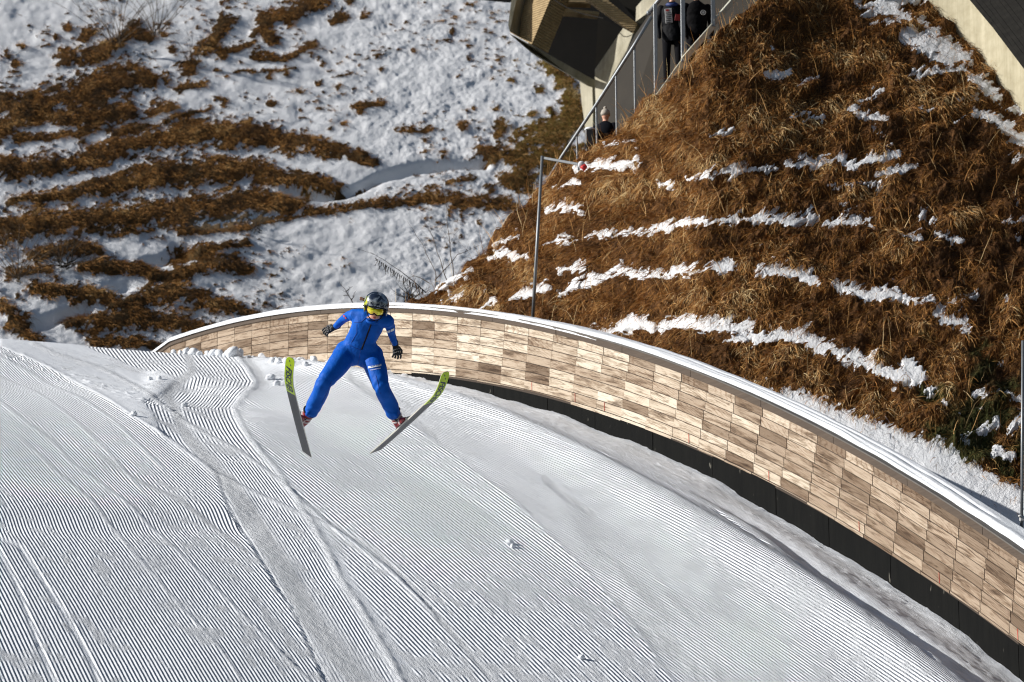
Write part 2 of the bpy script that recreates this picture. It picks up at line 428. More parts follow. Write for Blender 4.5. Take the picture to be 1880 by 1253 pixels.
shA = -1.9*sstep(938, 990, PY+.03*PX+wig)-1.0*sstep(735, 780, PY-.45*PX+wig)
ph = np.where(mA, ph+shA, ph)
crb = sstep(2.2, .3, W2)*sstep(3, 5, S2)*sstep(12, 10, S2); HZ = HZ+crb*(.09*sstep(.45, .9, vnoise(S2*5, W2*4, 71))+.05*sstep(.5, .9, vnoise(S2*12, W2*11, 72)))
V = np.stack([HX, HY, HZ], -1)
dPs = np.gradient(V, ss_, axis=0); dPw = np.gradient(V, ws, axis=1)
def dcl(a, ax, c):
    g = np.gradient(a, c, axis=ax); return g
fw = 1/PIT; fs = kk/PIT
fs = np.where(mE1, np.gradient(phE1, ss_, axis=0), np.where(mA, fs+np.gradient(shA, ss_, axis=0), fs)); fw = np.where(mE1, np.gradient(phE1, ws, axis=1), np.where(mA, fw+np.gradient(shA, ws, axis=1), fw))
E_ = (dPs**2).sum(-1); G_ = (dPw**2).sum(-1); F_ = (dPs*dPw).sum(-1); D_ = E_*G_-F_**2
D_ = np.maximum(D_, 1e-9); gs = (G_*fs-F_*fw)/D_; gw = (E_*fw-F_*fs)/D_
T = dPs*gs[..., None]+dPw*gw[..., None]; T = T/np.linalg.norm(T, axis=-1, keepdims=True)
inside = (W2 < 16.4)*(W2 > -.1)*(S2 > -4.4)*(S2 < 33)
amp = np.minimum(amp*inside*(1+.35*R4*t5), 1)*np.where(s3 > 0, .82, 1.05)
def snow_mat(name, groove):
    t = NT(name); P = t.pos()
    n1 = t.noise(P, 30, 5, .78); n2 = t.noise(P, 7, 3, .6)
    r = t.attr('rough')
    col = t.mix(n2, (.76, .79, .84, 1), (.87, .895, .93, 1))
    N = t.t.nodes.new('ShaderNodeNewGeometry').outputs['Normal']
    if groove:
        ph_ = t.attr('phase'); am = t.attr('amp'); Tv = t.attr('gdir', True)
        x = t.math('MULTIPLY', t.math('ADD', ph_, t.math('MULTIPLY', t.math('SUBTRACT', n1, .5), .14)), 2*math.pi)
        cs = t.math('MULTIPLY', t.math('COSINE', x), 1.6)
        cs = t.math('MINIMUM', t.math('MAXIMUM', cs, -1.0), 1.0)
        sl = t.math('MULTIPLY', cs, t.math('MULTIPLY', am, GROOVE))
        N = t.vm('NORMALIZE', t.vm('ADD', N, t.vm('SCALE', Tv, sc=sl)))
    if groove:
        sw = t.n('ShaderNodeMapping', None, Vector=t.attr('sw', True), Scale=(5.0, 30.0, 1.0), Rotation=(0, 0, .05))
        n1 = t.math('ADD', t.math('MULTIPLY', n1, .75), t.math('MULTIPLY', t.noise(sw, 1.0, 3, .7), .9))
    nb = t.bump(t.math('ADD', n1, t.math('MULTIPLY', t.noise(P, 90, 2, .6), .5)), .06, 1.0, N)
    # strength of the grain follows the churned areas
    nd = [x for x in t.t.nodes if x.type == 'BUMP'][0]
    t.set(nd.inputs['Strength'], t.math('ADD', t.math('MULTIPLY', r, 1.0), .16, clamp=True))
    return t.out(col, .75, nb, Specular_IOR_Level=.25)
GROOVE = .9
M_snow_hill = snow_mat('groomed_snow', True)
M_snow = snow_mat('snow', False)
hill = mesh_np('landing_slope_snow', V, grid_faces(*S2.shape)[:, ::-1], [M_snow_hill], attrs=dict(phase=ph.ravel(), amp=amp.ravel(), rough=rough.ravel(), gdir=T.reshape(-1, 3), sw=np.stack([S2, W2, 0*W2], -1).reshape(-1, 3)))
tag(hill, 'groomed snow of the landing slope with combed stripes and ski tracks', kind='structure')
def hill_at_px(px, py):
    """(s,w) and point of the slope seen at a photograph pixel"""
    d = (PX-px)**2+(PY-py)**2; d[:, :3] = 1e9
    i = np.unravel_index(np.argmin(d), d.shape)
    return Vector(V[i])
# ================================================================ curved plank wall
def wall_pt(s, w, z): x, y = wall_xy(s); return np.stack([x+LXn(s)*w, y+LYn(s)*w, z+0*x], -1)
def _tan(s):
    s = np.asarray(s, float); a = np.array(wall_xy(s-.1)); b = np.array(wall_xy(s+.1)); t = b-a; return t/np.hypot(*t)
def LXn(s): t = _tan(s); return t[1]
def LYn(s): t = _tan(s); return -t[0]
SW0, SW1 = -5.0, 46.0
wall_root = empty('wooden_barrier', (0, 0, 0), 'long curved barrier of weathered wooden planks with a snow covered top', 'barrier')
BRD = .163; NR = 7
def btop(s): return wall_top(s)-.10
# planks: one mesh; every plank a slightly proud slab with its own tone
pv = []; pf = []; tone = []; tvar = []; puv = []
rng = np.random.RandomState(3)
for r in range(NR+1):
    off = 0
    s = SW0
    for_ = []
    while s < SW1:
        L = .78
        e = s+L; gap = .008
        k = 5
        sa = np.linspace(s+gap, e-gap, k)-(r*BRD)*.30*float(sstep(8, 20, s))
        zt = btop(sa)-r*BRD-.004; zb = zt-BRD+.014
        if r == NR: zb = zt-.015-.035*rng.rand()-0.012*np.sin(sa*.8)   # ragged strip at the foot
        pr = .020+.007*rng.rand()
        o1 = wall_pt(sa, pr, zt); o2 = wall_pt(sa, pr, zb); i1 = wall_pt(sa, -.02, zt); i2 = wall_pt(sa, -.02, zb)
        n = len(pv); P4 = np.concatenate([i1, o1, o2, i2]); pv += list(P4)
        for a in range(3):
            for j in range(k-1):
                q = n+a*k+j; pf.append((q, q+1, q+k+1, q+k))
        pf.append((n+2*k+k-1, n+k+k-1, n+k-1+0, n+3*k+k-1)); pf.append((n, n+k, n+2*k, n+3*k))
        tt = .05+.40*float(vnoise(np.array(s*.55+3), np.array(r*.6+2), 8))+.48*rng.rand()+.08; tt = tt*(1-.55*float(sstep(18, 28, s)))*(.45+.55*float(sstep(3, 11, s))); tt = tt if rng.rand() > .07 else tt*.35; tt = min(tt, 1); tone += [tt]*(4*k); tvar += [rng.rand()*50]*(4*k)
        cc = np.concatenate([np.stack([sa, sa*0+zz], -1) for zz in (0, 0, -BRD, -BRD)]); cc = cc+np.array([rng.rand()*90, r*3.1])
        puv += [(c[0], c[1], rr) for c, rr in zip(cc, [rng.rand()*9]*(4*k))]
        s = e
t = NT('weathered_plank')
tn = t.attr('tone'); pc = t.attr('pco', True)
gr = t.n('ShaderNodeMapping', None, Vector=pc, Scale=(1.7, 17.0, 7.0))
g1 = t.noise(gr, 1.0, 6, .65, 1.2)
ring = t.n('ShaderNodeTexWave', dict(wave_type='RINGS', rings_direction='SPHERICAL', wave_profile='SAW'), Vector=t.n('ShaderNodeMapping', None, Vector=pc, Scale=(1.3, 9.0, 3.0)), Scale=1.1, Distortion=7.0, Detail=3.0, Detail_Scale=1.2)
base = t.ramp(tn, [(0, (.10, .070, .048)), (.16, (.22, .160, .112)), (.38, (.41, .325, .245)), (.65, (.60, .515, .41)), (1, (.72, .66, .56))])
dk = t.ramp(g1, [(.32, (.26, .22, .19)), (.42, (.66, .62, .58)), (.50, (1, 1, 1)), (.60, (1.08, 1.08, 1.08)), (.70, (.78, .72, .66)), (.8, (.5, .44, .38))])
c = t.mix(.95, base, dk, 'MULTIPLY')
rg = t.ramp(t.n('ShaderNodeTexWave', dict(wave_type='RINGS', rings_direction='SPHERICAL'), Vector=t.n('ShaderNodeMapping', None, Vector=pc, Scale=(1.3, 9.0, 3.0)), Scale=1.6, Distortion=6.0, Detail=2.0, Detail_Scale=.9), [(0, (.55, .45, .38)), (.35, (1, 1, 1)), (1, (1, 1, 1))])
rmask = t.ramp(t.noise(pc, .9, 1), [(.48, (0, 0, 0)), (.58, (.75, .75, .75))])
c = t.mix(rmask, c, t.mix(1.0, c, rg, 'MULTIPLY'))
stn = t.ramp(t.noise(t.n('ShaderNodeMapping', None, Vector=pc, Scale=(1.1, 6.5, 2.4)), 1.0, 5, .7, .5), [(.34, (.20, .15, .12)), (.42, (.62, .55, .49)), (.49, (1, 1, 1))])
c = t.mix(.75, c, stn, 'MULTIPLY')
M_plank = t.out(c, .8, t.bump(g1, .012, .6), Specular_IOR_Level=.2)
pl = mesh_np('planking', pv, np.array(pf), [M_plank], wall_root, False, dict(tone=tone, pco=np.array(puv)))
def strip(name, s0, s1, ds, prof, mats, smooth=False, jitter=None):
    """extrude a closed profile of (w,z) (z relative to the wall top) along the wall"""
    sa = np.arange(s0, s1+.001, ds); k = len(prof); V_ = []
    for (w, z) in prof:
        ww = w+0*sa; zz = z+0*sa
        if jitter is not None: ww, zz = jitter(sa, w, z)
        V_.append(wall_pt(sa, ww, wall_top(sa)+zz))
    V_ = np.stack(V_, 1); n = len(sa); f = []
    for j in range(k):
        a = np.arange(n-1)*k+j; b = np.arange(n-1)*k+(j+1) % k
        f.append(np.stack([a, b, b+k, a+k], -1))
    return mesh_np(name, V_.reshape(-1, 3), np.concatenate(f)[:, ::-1], mats, wall_root, smooth)
t = NT('wall_backing'); M_back = t.out((.05, .035, .025), .9)
strip('backing', SW0, SW1, .25, [(.012, -.02), (.012, -1.30), (-.08, -1.30), (-.08, -.02)], [M_back])
# dark rubber/board skirt
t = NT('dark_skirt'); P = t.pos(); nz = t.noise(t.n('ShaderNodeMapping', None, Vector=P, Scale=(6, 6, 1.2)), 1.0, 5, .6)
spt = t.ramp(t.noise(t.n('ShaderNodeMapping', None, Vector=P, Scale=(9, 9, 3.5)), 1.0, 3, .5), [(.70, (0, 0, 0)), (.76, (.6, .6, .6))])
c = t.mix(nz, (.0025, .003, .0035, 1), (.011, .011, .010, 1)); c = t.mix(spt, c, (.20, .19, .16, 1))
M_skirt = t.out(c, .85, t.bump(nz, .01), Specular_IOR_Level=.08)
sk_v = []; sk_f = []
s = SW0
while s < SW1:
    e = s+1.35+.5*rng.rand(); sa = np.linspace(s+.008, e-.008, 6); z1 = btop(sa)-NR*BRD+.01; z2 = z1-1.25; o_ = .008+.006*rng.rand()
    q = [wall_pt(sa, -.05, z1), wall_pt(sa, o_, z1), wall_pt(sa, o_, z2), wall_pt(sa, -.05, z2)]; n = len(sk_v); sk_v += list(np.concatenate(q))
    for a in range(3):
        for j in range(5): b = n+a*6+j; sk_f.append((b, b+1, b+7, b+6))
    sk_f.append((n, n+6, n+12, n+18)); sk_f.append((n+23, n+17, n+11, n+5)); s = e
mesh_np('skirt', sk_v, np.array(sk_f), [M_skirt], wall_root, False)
# top fascia boards and coping
t = NT('fascia_wood'); P = t.pos(); nz = t.noise(t.n('ShaderNodeMapping', None, Vector=P, Scale=(1.2, 1.2, 30)), 1.0, 5, .6); n2 = t.noise(P, 1.3, 2)
M_fasc = t.out(t.mix(.8, t.mix(nz, (.045, .030, .020, 1), (.12, .085, .06, 1)), t.mix(n2, (.6, .6, .6, 1), (1.1, 1.1, 1.1, 1)), 'MULTIPLY'), .8, t.bump(nz, .01))
fv = []; ff = []; s = SW0
while s < SW1:
    e = s+2.04; sa = np.linspace(s+.006, e-.006, 7); o_ = .048+.006*rng.rand(); zt = wall_top(sa)+.0; zb = btop(sa)-.012
    q = [wall_pt(sa, -.03, zt), wall_pt(sa, o_, zt), wall_pt(sa, o_, zb), wall_pt(sa, -.03, zb)]; n = len(fv); fv += list(np.concatenate(q))
    for a in range(4):
        for j in range(6):
            b = n+a*7+j; c_ = n+((a+1) % 4)*7+j; ff.append((b, b+1, c_+1, c_))
    ff.append((n, n+7, n+14, n+21)); ff.append((n+27, n+20, n+13, n+6)); s = e
mesh_np('fascia_board', fv, np.array(ff), [M_fasc], wall_root, False)
M_cop = simple('coping_board', (.11, .10, .09), .8, var=.3, scale=6, bump=.01)
strip('coping', SW0, SW1, .25, [(.058, .004), (.058, .026), (-.50, .026), (-.50, .004)], [M_cop])
strip('back_board', SW0, SW1, .25, [(-.40, -.0), (-.46, -.0), (-.46, -1.6), (-.40, -1.6)], [M_back])
# snow lying on the coping: soft cushion with ragged front edge and a long crack
sa = np.arange(SW0, SW1, .05); K = 22; VV = []
for k in range(K):
    u = k/(K-1)
    front = .088-.10*sstep(14, 24, sa)-.05*fbm(sa*1.7, sa*0+2, 14, 3)*sstep(4, 14, sa)
    back = -.49+.03*fbm(sa*2, sa*0+5, 15)
    w_ = front+(back-front)*u
    th = (.055+.03*sstep(12, 18, sa))*(sstep(0, .16, u)*sstep(1, .8, u))**.6*(.85+.5*(fbm(sa*1.1, sa*0+u*2, 16, 3)-.3))
    crack = gauss(u-.42-.10*np.sin(sa*.35)-.06*fbm(sa*.9, sa*0+1, 18), .05)*sstep(14, 20, sa)*sstep(.35, .6, vnoise(sa*.5, sa*0+7, 3)+.25)
    crack2 = gauss(u-.16-.05*np.sin(sa*.6+1), .035)*sstep(16, 22, sa)*sstep(.4, .55, vnoise(sa*.4, sa*0+11, 3)+.2)
    z_ = .030+th-.055*crack-.05*crack2-.06*(u < .01)*(front > .05)
    VV.append(wall_pt(sa, w_, wall_top(sa)+z_))
VV = np.stack(VV, 1)
mesh_np('snow_cap', VV, grid_faces(*VV.shape[:2]), [M_snow], wall_root, True, dict(rough=np.full(VV.shape[0]*K, .3)))
# thin red marks painted on the lowest planks
M_red = simple('red_marker_paint', (.55, .07, .04), .6)
for px_ in (976, 1056, 1110, 1265, 1412, 1577, 1724, 1869):
    i = np.argmin(np.abs(proj(wall_pt(np.arange(5, 32, .02), .03, btop(np.arange(5, 32, .02))-1.1))[0]-px_)); s_ = 5+.02*i
    mb = MB()
    for j in range(1):
        a = Vector(wall_pt(np.array(s_), .031, btop(s_)-.98-j*.055)); b = Vector(wall_pt(np.array(s_+.004), .031, btop(s_)-1.13))
        mb.bar(a, b, .008, .006, up=(LX, LY, 0))
    mb.build('red_mark', M_red, wall_root)
# ================================================================ banks with old snow and dead grass
def paint(px, py, blobs):
    """union of tapered strokes [(x,y,half thickness),...]; >0 inside, about 1 at the core"""
    m = np.full(px.shape, -9.0)
    for st in blobs:
        st = [st] if isinstance(st, tuple) else st
        if len(st) == 1: st = [st[0], (st[0][0]+.1, st[0][1], st[0][2])]
        st = np.array(st, float); hmax = st[:, 2].max()*2.2+4
        bx = (px > st[:, 0].min()-hmax)&(px < st[:, 0].max()+hmax)&(py > st[:, 1].min()-hmax)&(py < st[:, 1].max()+hmax)
        if not bx.any(): continue
        X = px[bx]; Yv = py[bx]; best = np.full(X.shape, -9.0)
        for a, b in zip(st[:-1], st[1:]):
            v = b[:2]-a[:2]; t = np.clip(((X-a[0])*v[0]+(Yv-a[1])*v[1])/(v@v), 0, 1)
            d = np.hypot(X-a[0]-t*v[0], Yv-a[1]-t*v[1]); h = a[2]+(b[2]-a[2])*t
            best = np.maximum(best, 1-d/h)
        m[bx] = np.maximum(m[bx], best)
    return m
def rough_ground(px, py, ang, la, lb, seed):
    c, s = math.cos(R(ang)), math.sin(R(ang))
    u = px*c-py*s; v = px*s+py*c
    return fbm(u/la, v/lb, seed, 4, .55)
def bank_mat(name, dirtc, mossc):
    t = NT(name); P = t.pos(); sn = t.attr('snow'); rg = t.attr('rough'); ms = t.attr('moss')
    n1 = t.noise(P, 9, 5, .65); n2 = t.noise(P, 2.2, 4, .6)
    edge = t.math('ADD', sn, t.math('MULTIPLY', t.math('SUBTRACT', n1, .5), .9))
    k = t.ramp(edge, [(.44, (0, 0, 0)), (.54, (1, 1, 1))])
    d = t.mix(n1, tuple(x*.45 for x in dirtc)+(1,), tuple(x*1.35 for x in dirtc)+(1,))
    d = t.mix(t.math('MULTIPLY', ms, .85), d, t.mix(n1, tuple(x*.5 for x in mossc)+(1,), tuple(x*1.3 for x in mossc)+(1,)))
    so = t.attr('soil'); d = t.mix(so, d, t.mix(n1, (.16, .10, .05, 1), (.36, .25, .14, 1)))
    snc = t.mix(n2, (.78, .79, .82, 1), (.88, .89, .91, 1))
    c = t.mix(k, d, snc)
    b = t.bump(t.noise(P, 22, 5, .7), .06, .7)
    return t.out(c, .8, b, Specular_IOR_Level=.2)
def grass_mat():
    t = NT('dead_grass_blades'); to = t.attr('tone'); u = t.attr('along'); g = t.attr('green')
    c = t.ramp(to, [(0, (.055, .024, .008)), (.25, (.19, .080, .018)), (.55, (.40, .180, .045)), (.8, (.58, .33, .12)), (1, (.72, .54, .28))])
    c = t.mix(g, c, t.ramp(to, [(0, (.018, .022, .006)), (1, (.09, .085, .022))]))
    return t.out(c, .75, Specular_IOR_Level=.2)
M_grass = grass_mat()
def blades(name, P, D, N, L, Wd, tone, green, segs=4, droop=.6, up=.5, seed=0, mat=None):
    """many drooping blades: roots P, downslope D, normal N"""
    rs = np.random.RandomState(seed); n = len(P)
    side = np.cross(D, N); side /= np.linalg.norm(side, axis=1, keepdims=True)
    yaw = rs.randn(n)*.38
    H = D*np.cos(yaw)[:, None]+side*np.sin(yaw)[:, None]
    u_ = (up*(.4+1.2*rs.rand(n)))[:, None]
    d0 = H*.75+N*u_; d0 /= np.linalg.norm(d0, axis=1, keepdims=True)
    g = np.array([0, 0, -1.0]); pts = [P]; d = d0; wv = []
    view = np.cross(d0, N+rs.randn(n, 3)*.5); view /= np.linalg.norm(view, axis=1, keepdims=True)
    for k in range(segs):
        pts.append(pts[-1]+d*(L/segs)[:, None]); d = d+g*(droop*(.5+rs.rand(n)))[:, None]/segs*1.6+rs.randn(n, 3)*.10
        d /= np.linalg.norm(d, axis=1, keepdims=True)
    V_ = np.empty((n, segs+1, 2, 3)); al = np.empty((n, segs+1, 2))
    for k in range(segs+1):
        w = Wd*(1-.75*(k/segs)**1.5)*.5
        V_[:, k, 0] = pts[k]+view*w[:, None]; V_[:, k, 1] = pts[k]-view*w[:, None]; al[:, k] = k/segs
    idx = np.arange(n*(segs+1)*2).reshape(n, segs+1, 2)
    F = np.stack([idx[:, :-1, 0], idx[:, :-1, 1], idx[:, 1:, 1], idx[:, 1:, 0]], -1).reshape(-1, 4)
    rep = lambda a: np.repeat(a, (segs+1)*2)
    o = mesh_np(name, V_.reshape(-1, 3), F, [mat or M_grass], None, False, dict(tone=rep(tone), green=rep(green), along=al.ravel()))
    return o
def surf_frames(V, ids):
    gx = np.gradient(V, axis=0); gy = np.gradient(V, axis=1)
    N = np.cross(gx, gy); N /= np.linalg.norm(N, axis=-1, keepdims=True)
    N = np.where(N[..., 2:3] < 0, -N, N)
    D = np.array([0, 0, -1.0])-N*(-N[..., 2:3]); D /= np.linalg.norm(D, axis=-1, keepdims=True)+1e-6
    return N.reshape(-1, 3)[ids], D.reshape(-1, 3)[ids]
# ---------------------------------------------------------------- right bank
_s5 = np.arange(-5, 46, .05); _wx = wall_pt(_s5, 0, wall_top(_s5)); _wpx, _wpy = proj(_wx); _wd = _wx[:, 1]
def wall_px(px): return np.interp(px, _wpx, _wpy), np.interp(px, _wpx, _wd)
SIL = np.array([(700,572),(740,564),(775,546),(800,526),(850,500),(880,470),(905,440),(940,402),(965,372),(985,345),(1005,326),(1040,300),(1070,280),(1100,262),(1130,248),(1160,212),(1185,182),(1205,172),(1250,132),(1280,102),(1320,62),(1360,27),(1400,-5),(1440,-60),(1500,-160),(3300,-160)], float)
cpx = np.concatenate([np.arange(700, 1960, 1.5), np.arange(1965, 2300, 6.0), np.arange(2310, 3200, 30.0)]); nr = 440
topy = np.interp(cpx, SIL[:, 0], SIL[:, 1])+7*(fbm(cpx/17, cpx*0, 5, 3)-.5)*(cpx < 1440)
boty = wall_px(cpx)[0]+38; Yb = wall_px(cpx)[1]+1.3
tt_ = np.linspace(0, 1, nr)
BPX = np.repeat(cpx[:, None], nr, 1); BPY = boty[:, None]+(topy-boty)[:, None]*tt_[None]
tane = lambda py: np.tan(PITCH+np.arctan((626.5-py)/FPX))
KS = np.interp(cpx, [700, 1000, 1150, 1300, 1500, 1900], [.95, 1.1, 1.35, 1.35, 1.1, .95])[:, None]
h0 = (Yb*tane(boty))[:, None]; Y0 = Yb[:, None]
# nearly level strip behind the wall first, then the slope
flat = np.interp(cpx, [700, 1300, 1500, 1700, 1900], [.2, .4, 1.6, 3.0, 4.6])[:, None]
h1 = h0+flat*.21; Y1 = Y0+flat
Ya = (Y0*.21-h0)/(.21-tane(BPY)); Yc = (Y1*KS-h1)/(KS-tane(BPY))
BY = np.where((Ya > 0) & (Ya < Y1), Ya, Yc)
BY = np.maximum(BY, Y0)
VB = unproj(BPX, BPY, BY)
SN = [[(1000,453,3),(1040,443,6),(1090,433,6),(1130,427,7),(1180,430,6),(1225,420,6),(1262,412,8),(1305,409,7)],[(1312,408,8),(1360,403,11),(1410,402,9),(1450,406,12),(1490,396,14)],[(1515,414,8),(1560,405,10),(1592,405,9),(1600,418,6)],
[(1025,541,4),(1060,523,9),(1100,511,13),(1150,501,12),(1190,510,10)],[(1200,505,9),(1240,502,11),(1285,496,10),(1340,492,12)],[(1390,503,7),(1430,496,14),(1470,502,15),(1500,520,9)],[(1530,525,6),(1590,543,14),(1640,538,13),(1665,550,8)],[(1680,555,5),(1710,545,10)],[(1740,556,3),(1795,540,5)],
[(1096,610,8),(1140,601,12),(1180,592,12),(1200,606,9)],[(1215,604,10),(1270,592,15),(1320,606,14),(1375,598,15)],[(1330,625,6),(1420,620,14),(1470,616,15),(1510,642,14)],[(1500,625,8),(1560,655,15),(1600,668,14)],[(1590,672,8),(1650,690,14),(1690,690,16),(1660,665,8)],[(1725,585,10),(1765,592,14),(1775,610,8)],
[(1212,342,5),(1240,338,3)],[(1262,330,3),(1300,322,5),(1345,318,8),(1385,309,5)],[(1385,313,4),(1430,312,3)],[(1446,306,8),(1500,300,8),(1545,292,10)],[(1560,308,9),(1600,292,12),(1645,282,10)],[(1612,322,7),(1650,315,6),(1685,305,5)],[(1520,345,2),(1620,340,2)],
[(1450,216,3),(1485,204,6)],[(1475,222,3),(1510,216,5)],[(1558,205,7),(1590,213,8),(1625,224,8)],[(1575,190,3),(1622,168,6)],[(1302,250,4),(1345,240,5)],[(1606,245,4),(1620,246,6)],
[(1405,141,5),(1448,138,9)],[(1462,151,4),(1500,143,7)],(1417,88,4),[(1690,207,3),(1712,203,5)],
[(1570,8,5),(1610,8,9),(1660,5,8),(1700,-5,10)],[(1580,28,4),(1640,20,10),(1670,40,14)],[(1600,48,3),(1650,42,5)],[(1660,62,12),(1700,80,22),(1740,95,24),(1775,112,14)],[(1690,40,10),(1720,60,14)],[(1715,105,10),(1750,120,8)],
[(1665,138,3),(1720,130,6),(1780,130,7)],[(1780,140,10),(1815,165,15),(1830,180,13)],[(1760,190,4),(1790,185,8)],[(1795,205,10),(1830,220,14),(1860,245,16),(1890,270,14)],[(1750,222,3),(1800,213,6)],[(1840,200,5),(1880,205,9)],[(1860,295,6),(1890,290,6)],
[(1840,405,4),(1885,400,4)],[(1650,431,5),(1690,435,6)],[(1720,432,4),(1765,440,7)],(1694,395,9),(1715,410,6),[(1540,372,3),(1560,370,2)],(1865,372,4),(1870,440,6),(1420,475,5),(1398,452,4),
[(1788,728,5),(1835,718,7)],[(1850,725,6),(1885,735,9)],[(1795,795,5),(1830,780,9)],(1775,815,8),[(1850,800,5),(1880,765,8)],[(1825,832,7),(1860,838,9)],(1735,742,6),(1760,760,5),(1800,752,5),(1690,705,4),(1850,552,5),(1838,668,5),(1640,715,6),(1885,830,8),[(1700,722,3),(1720,716,4)],
[(935,548,5),(965,540,11),(1000,528,11)],[(880,562,5),(905,552,9)],[(900,478,5),(935,468,8),(968,470,6)],[(905,450,4),(950,434,5)],[(1025,497,5),(1072,492,8)],[(1005,390,4),(1045,378,9),(1072,390,6)],[(1020,352,4),(1065,335,6)],[(1055,312,5),(1100,304,11),(1135,302,9),(1170,298,7)],[(1110,266,3),(1165,263,5)],[(795,528,4),(830,515,8),(865,500,6)],[(815,556,8),(850,548,8)],(1072,238,4),(1075,268,3)]
nzr = rough_ground(BPX, BPY, 38, 26, 7, 11); nzf = rough_ground(BPX, BPY, 38, 9, 4, 12)
mR = paint(BPX+10*(nzr-.5), BPY+26*(nzr-.5)+10*(nzf-.5), SN)
strk = rough_ground(BPX, BPY, 34, 30, 4.2, 15)
snR = mR*1.0+.65*(nzr-.5)*2+.4*(nzf-.5)*2+.60*(strk-.5)*2-.02
smR = sstep(-.3, .5, mR+.5*(nzr-.5)*2)
snR = snR+.05-.55*sstep(.52, .72, fbm(BPX/26, BPY/12, 16, 3))
snR = np.where(mR < -.8, -1, snR)
foot = np.interp(BPX, [1100,1300,1400,1440,1500,1575,1640,1705,1757,1861,1900,2000], [640,690,712,712,728,758,780,804,830,888,906,960])
snR = np.maximum(snR, ((BPY-foot)/16+.9*(nzr-.5)*2+.8*(nzf-.5)*2)*.7)
snR = np.clip(snR+sstep(.66, .8, fbm(BPX/10, BPY/8, 70, 3)+.05*sstep(1300, 1900, BPX))*0.50*sstep(100, 400, BPY), -1, 1.2)
snR = np.where(snR > -.9, snR, -1)
snow01 = sstep(-.05, .3, snR)
# terraces: treads above each snow line, clumpy tussocks elsewhere
tus = rough_ground(BPX, BPY, 20, 34, 22, 31); tus2 = rough_ground(BPX, BPY, 60, 14, 9, 32)
disp = .34*(tus-.5)+.12*(tus2-.5)
disp = np.where(snow01 > -1, disp*(1-.9*smR)+.03*smR+.012*(nzf-.5)*snow01, disp)
disp *= sstep(0, .04, tt_)[None]*(1-.9*sstep(-14, 8, BPY-foot))
nrm = np.cross(np.gradient(VB, axis=0), np.gradient(VB, axis=1)); nrm /= np.linalg.norm(nrm, axis=-1, keepdims=True); nrm = np.where(nrm[..., 2:3] < 0, -nrm, nrm)
VB = VB+nrm*disp[..., None]
mossR = sstep(.5, .66, fbm(BPX/50, BPY/36, 90, 3)*.62+.34*gauss(BPX-1800, 120)*gauss(BPY-780, 170))
back = []
for k in range(1, 9): back.append(VB[:, -1]+np.array([-.10*k, .45*k, -.16*k*k*.5])*1.0)
VBX = np.concatenate([VB]+[b[:, None] for b in back], 1); ext = lambda a, v=0.: np.concatenate([a, np.full((a.shape[0], 8), v)], 1)
M_bankR = bank_mat('bank_ground', (.13, .058, .018), (.04, .055, .012))
bankR = mesh_np('grass_bank', VBX, grid_faces(*VBX.shape[:2]), [M_bankR], None, True, dict(snow=ext(snow01).ravel(), rough=ext(snow01*.3).ravel(), moss=ext(mossR).ravel(), soil=np.zeros(VBX.shape[0]*VBX.shape[1])))
tag(bankR, 'steep bank of brown grass with patches of old snow behind the plank wall', kind='structure')
rs = np.random.RandomState(11)
def scatter(mask, n, V, area):
    p = (mask*area).ravel().astype(float); p /= p.sum(); return rs.choice(p.size, n, p=p)
areaR = np.linalg.norm(np.cross(np.gradient(VB, axis=0), np.gradient(VB, axis=1)), axis=-1)
NR_ = 225000
ids = scatter(np.where(snow01 < .35, 1, np.where(snow01 < .97, .28, .03))*(BPX < 2500)*np.where(BPX > 1960, .35, 1.0)*np.where(BPY < -30, .3, 1.0)*(tt_[None] > .03), NR_, VB, areaR)
Nn, Dn = surf_frames(VB, ids); P_ = VB.reshape(-1, 3)[ids]+rs.randn(NR_, 3)*.02
bx, by = BPX.ravel()[ids], BPY.ravel()[ids]
cl = fbm(bx/22, by/16, 51, 3); cl2 = fbm(bx/60, by/50, 52, 2)
tone = np.clip(.43+.9*(cl-.5)+1.1*(cl2-.5)+.20*rs.randn(NR_)+.22*gauss(bx-1180, 200)*gauss(by-230, 170)-.20*sstep(1500, 1850, bx), 0, 1)
Dn = Dn+np.array([-.42, -.05, 0])+np.stack([(cl2-.5)*1.2, cl2*0, cl2*0], -1); Dn /= np.linalg.norm(Dn, axis=1, keepdims=True)
gr = np.clip(mossR.ravel()[ids]*1.1-.1+.2*rs.randn(NR_), 0, 1)
L = (.09+.20*rs.rand(NR_)**1.5)*(.7+.8*cl); W_ = .0065+.005*rs.rand(NR_)
g1_ = blades('dead_grass', P_, Dn, Nn, L, W_, tone, gr, 3, .55, .38, 1)
tag(g1_, 'long brown dead grass combed downhill on the bank behind the plank wall', 'grass', kind='stuff')
# upright dry stalks, mostly along the skyline of the bank
ids = scatter((snow01 < .2)*(.10+1.6*(tt_[None] > .965)*(BPX < 1440)+.25*(BPX < 1300)), 2600, VB, areaR)
Nn, Dn = surf_frames(VB, ids); n_ = len(ids); P_ = VB.reshape(-1, 3)[ids]
Dn = rs.randn(n_, 3)*.5; Nn = Nn*.3+np.array([0, 0, 1.0]); Nn /= np.linalg.norm(Nn, axis=1, keepdims=True); Dn -= Nn*(Dn*Nn).sum(1)[:, None]; Dn /= np.linalg.norm(Dn, axis=1, keepdims=True)
g2_ = blades('dry_stalks', P_, Dn, Nn, .25+.5*rs.rand(n_)**2, .006+.005*rs.rand(n_), np.clip(.75+.2*rs.randn(n_), 0, 1), np.zeros(n_), 5, .25, 2.2, 2)
tag(g2_, 'thin pale dry stalks sticking up from the grass bank and along its ridge', 'dry stalks', kind='stuff')
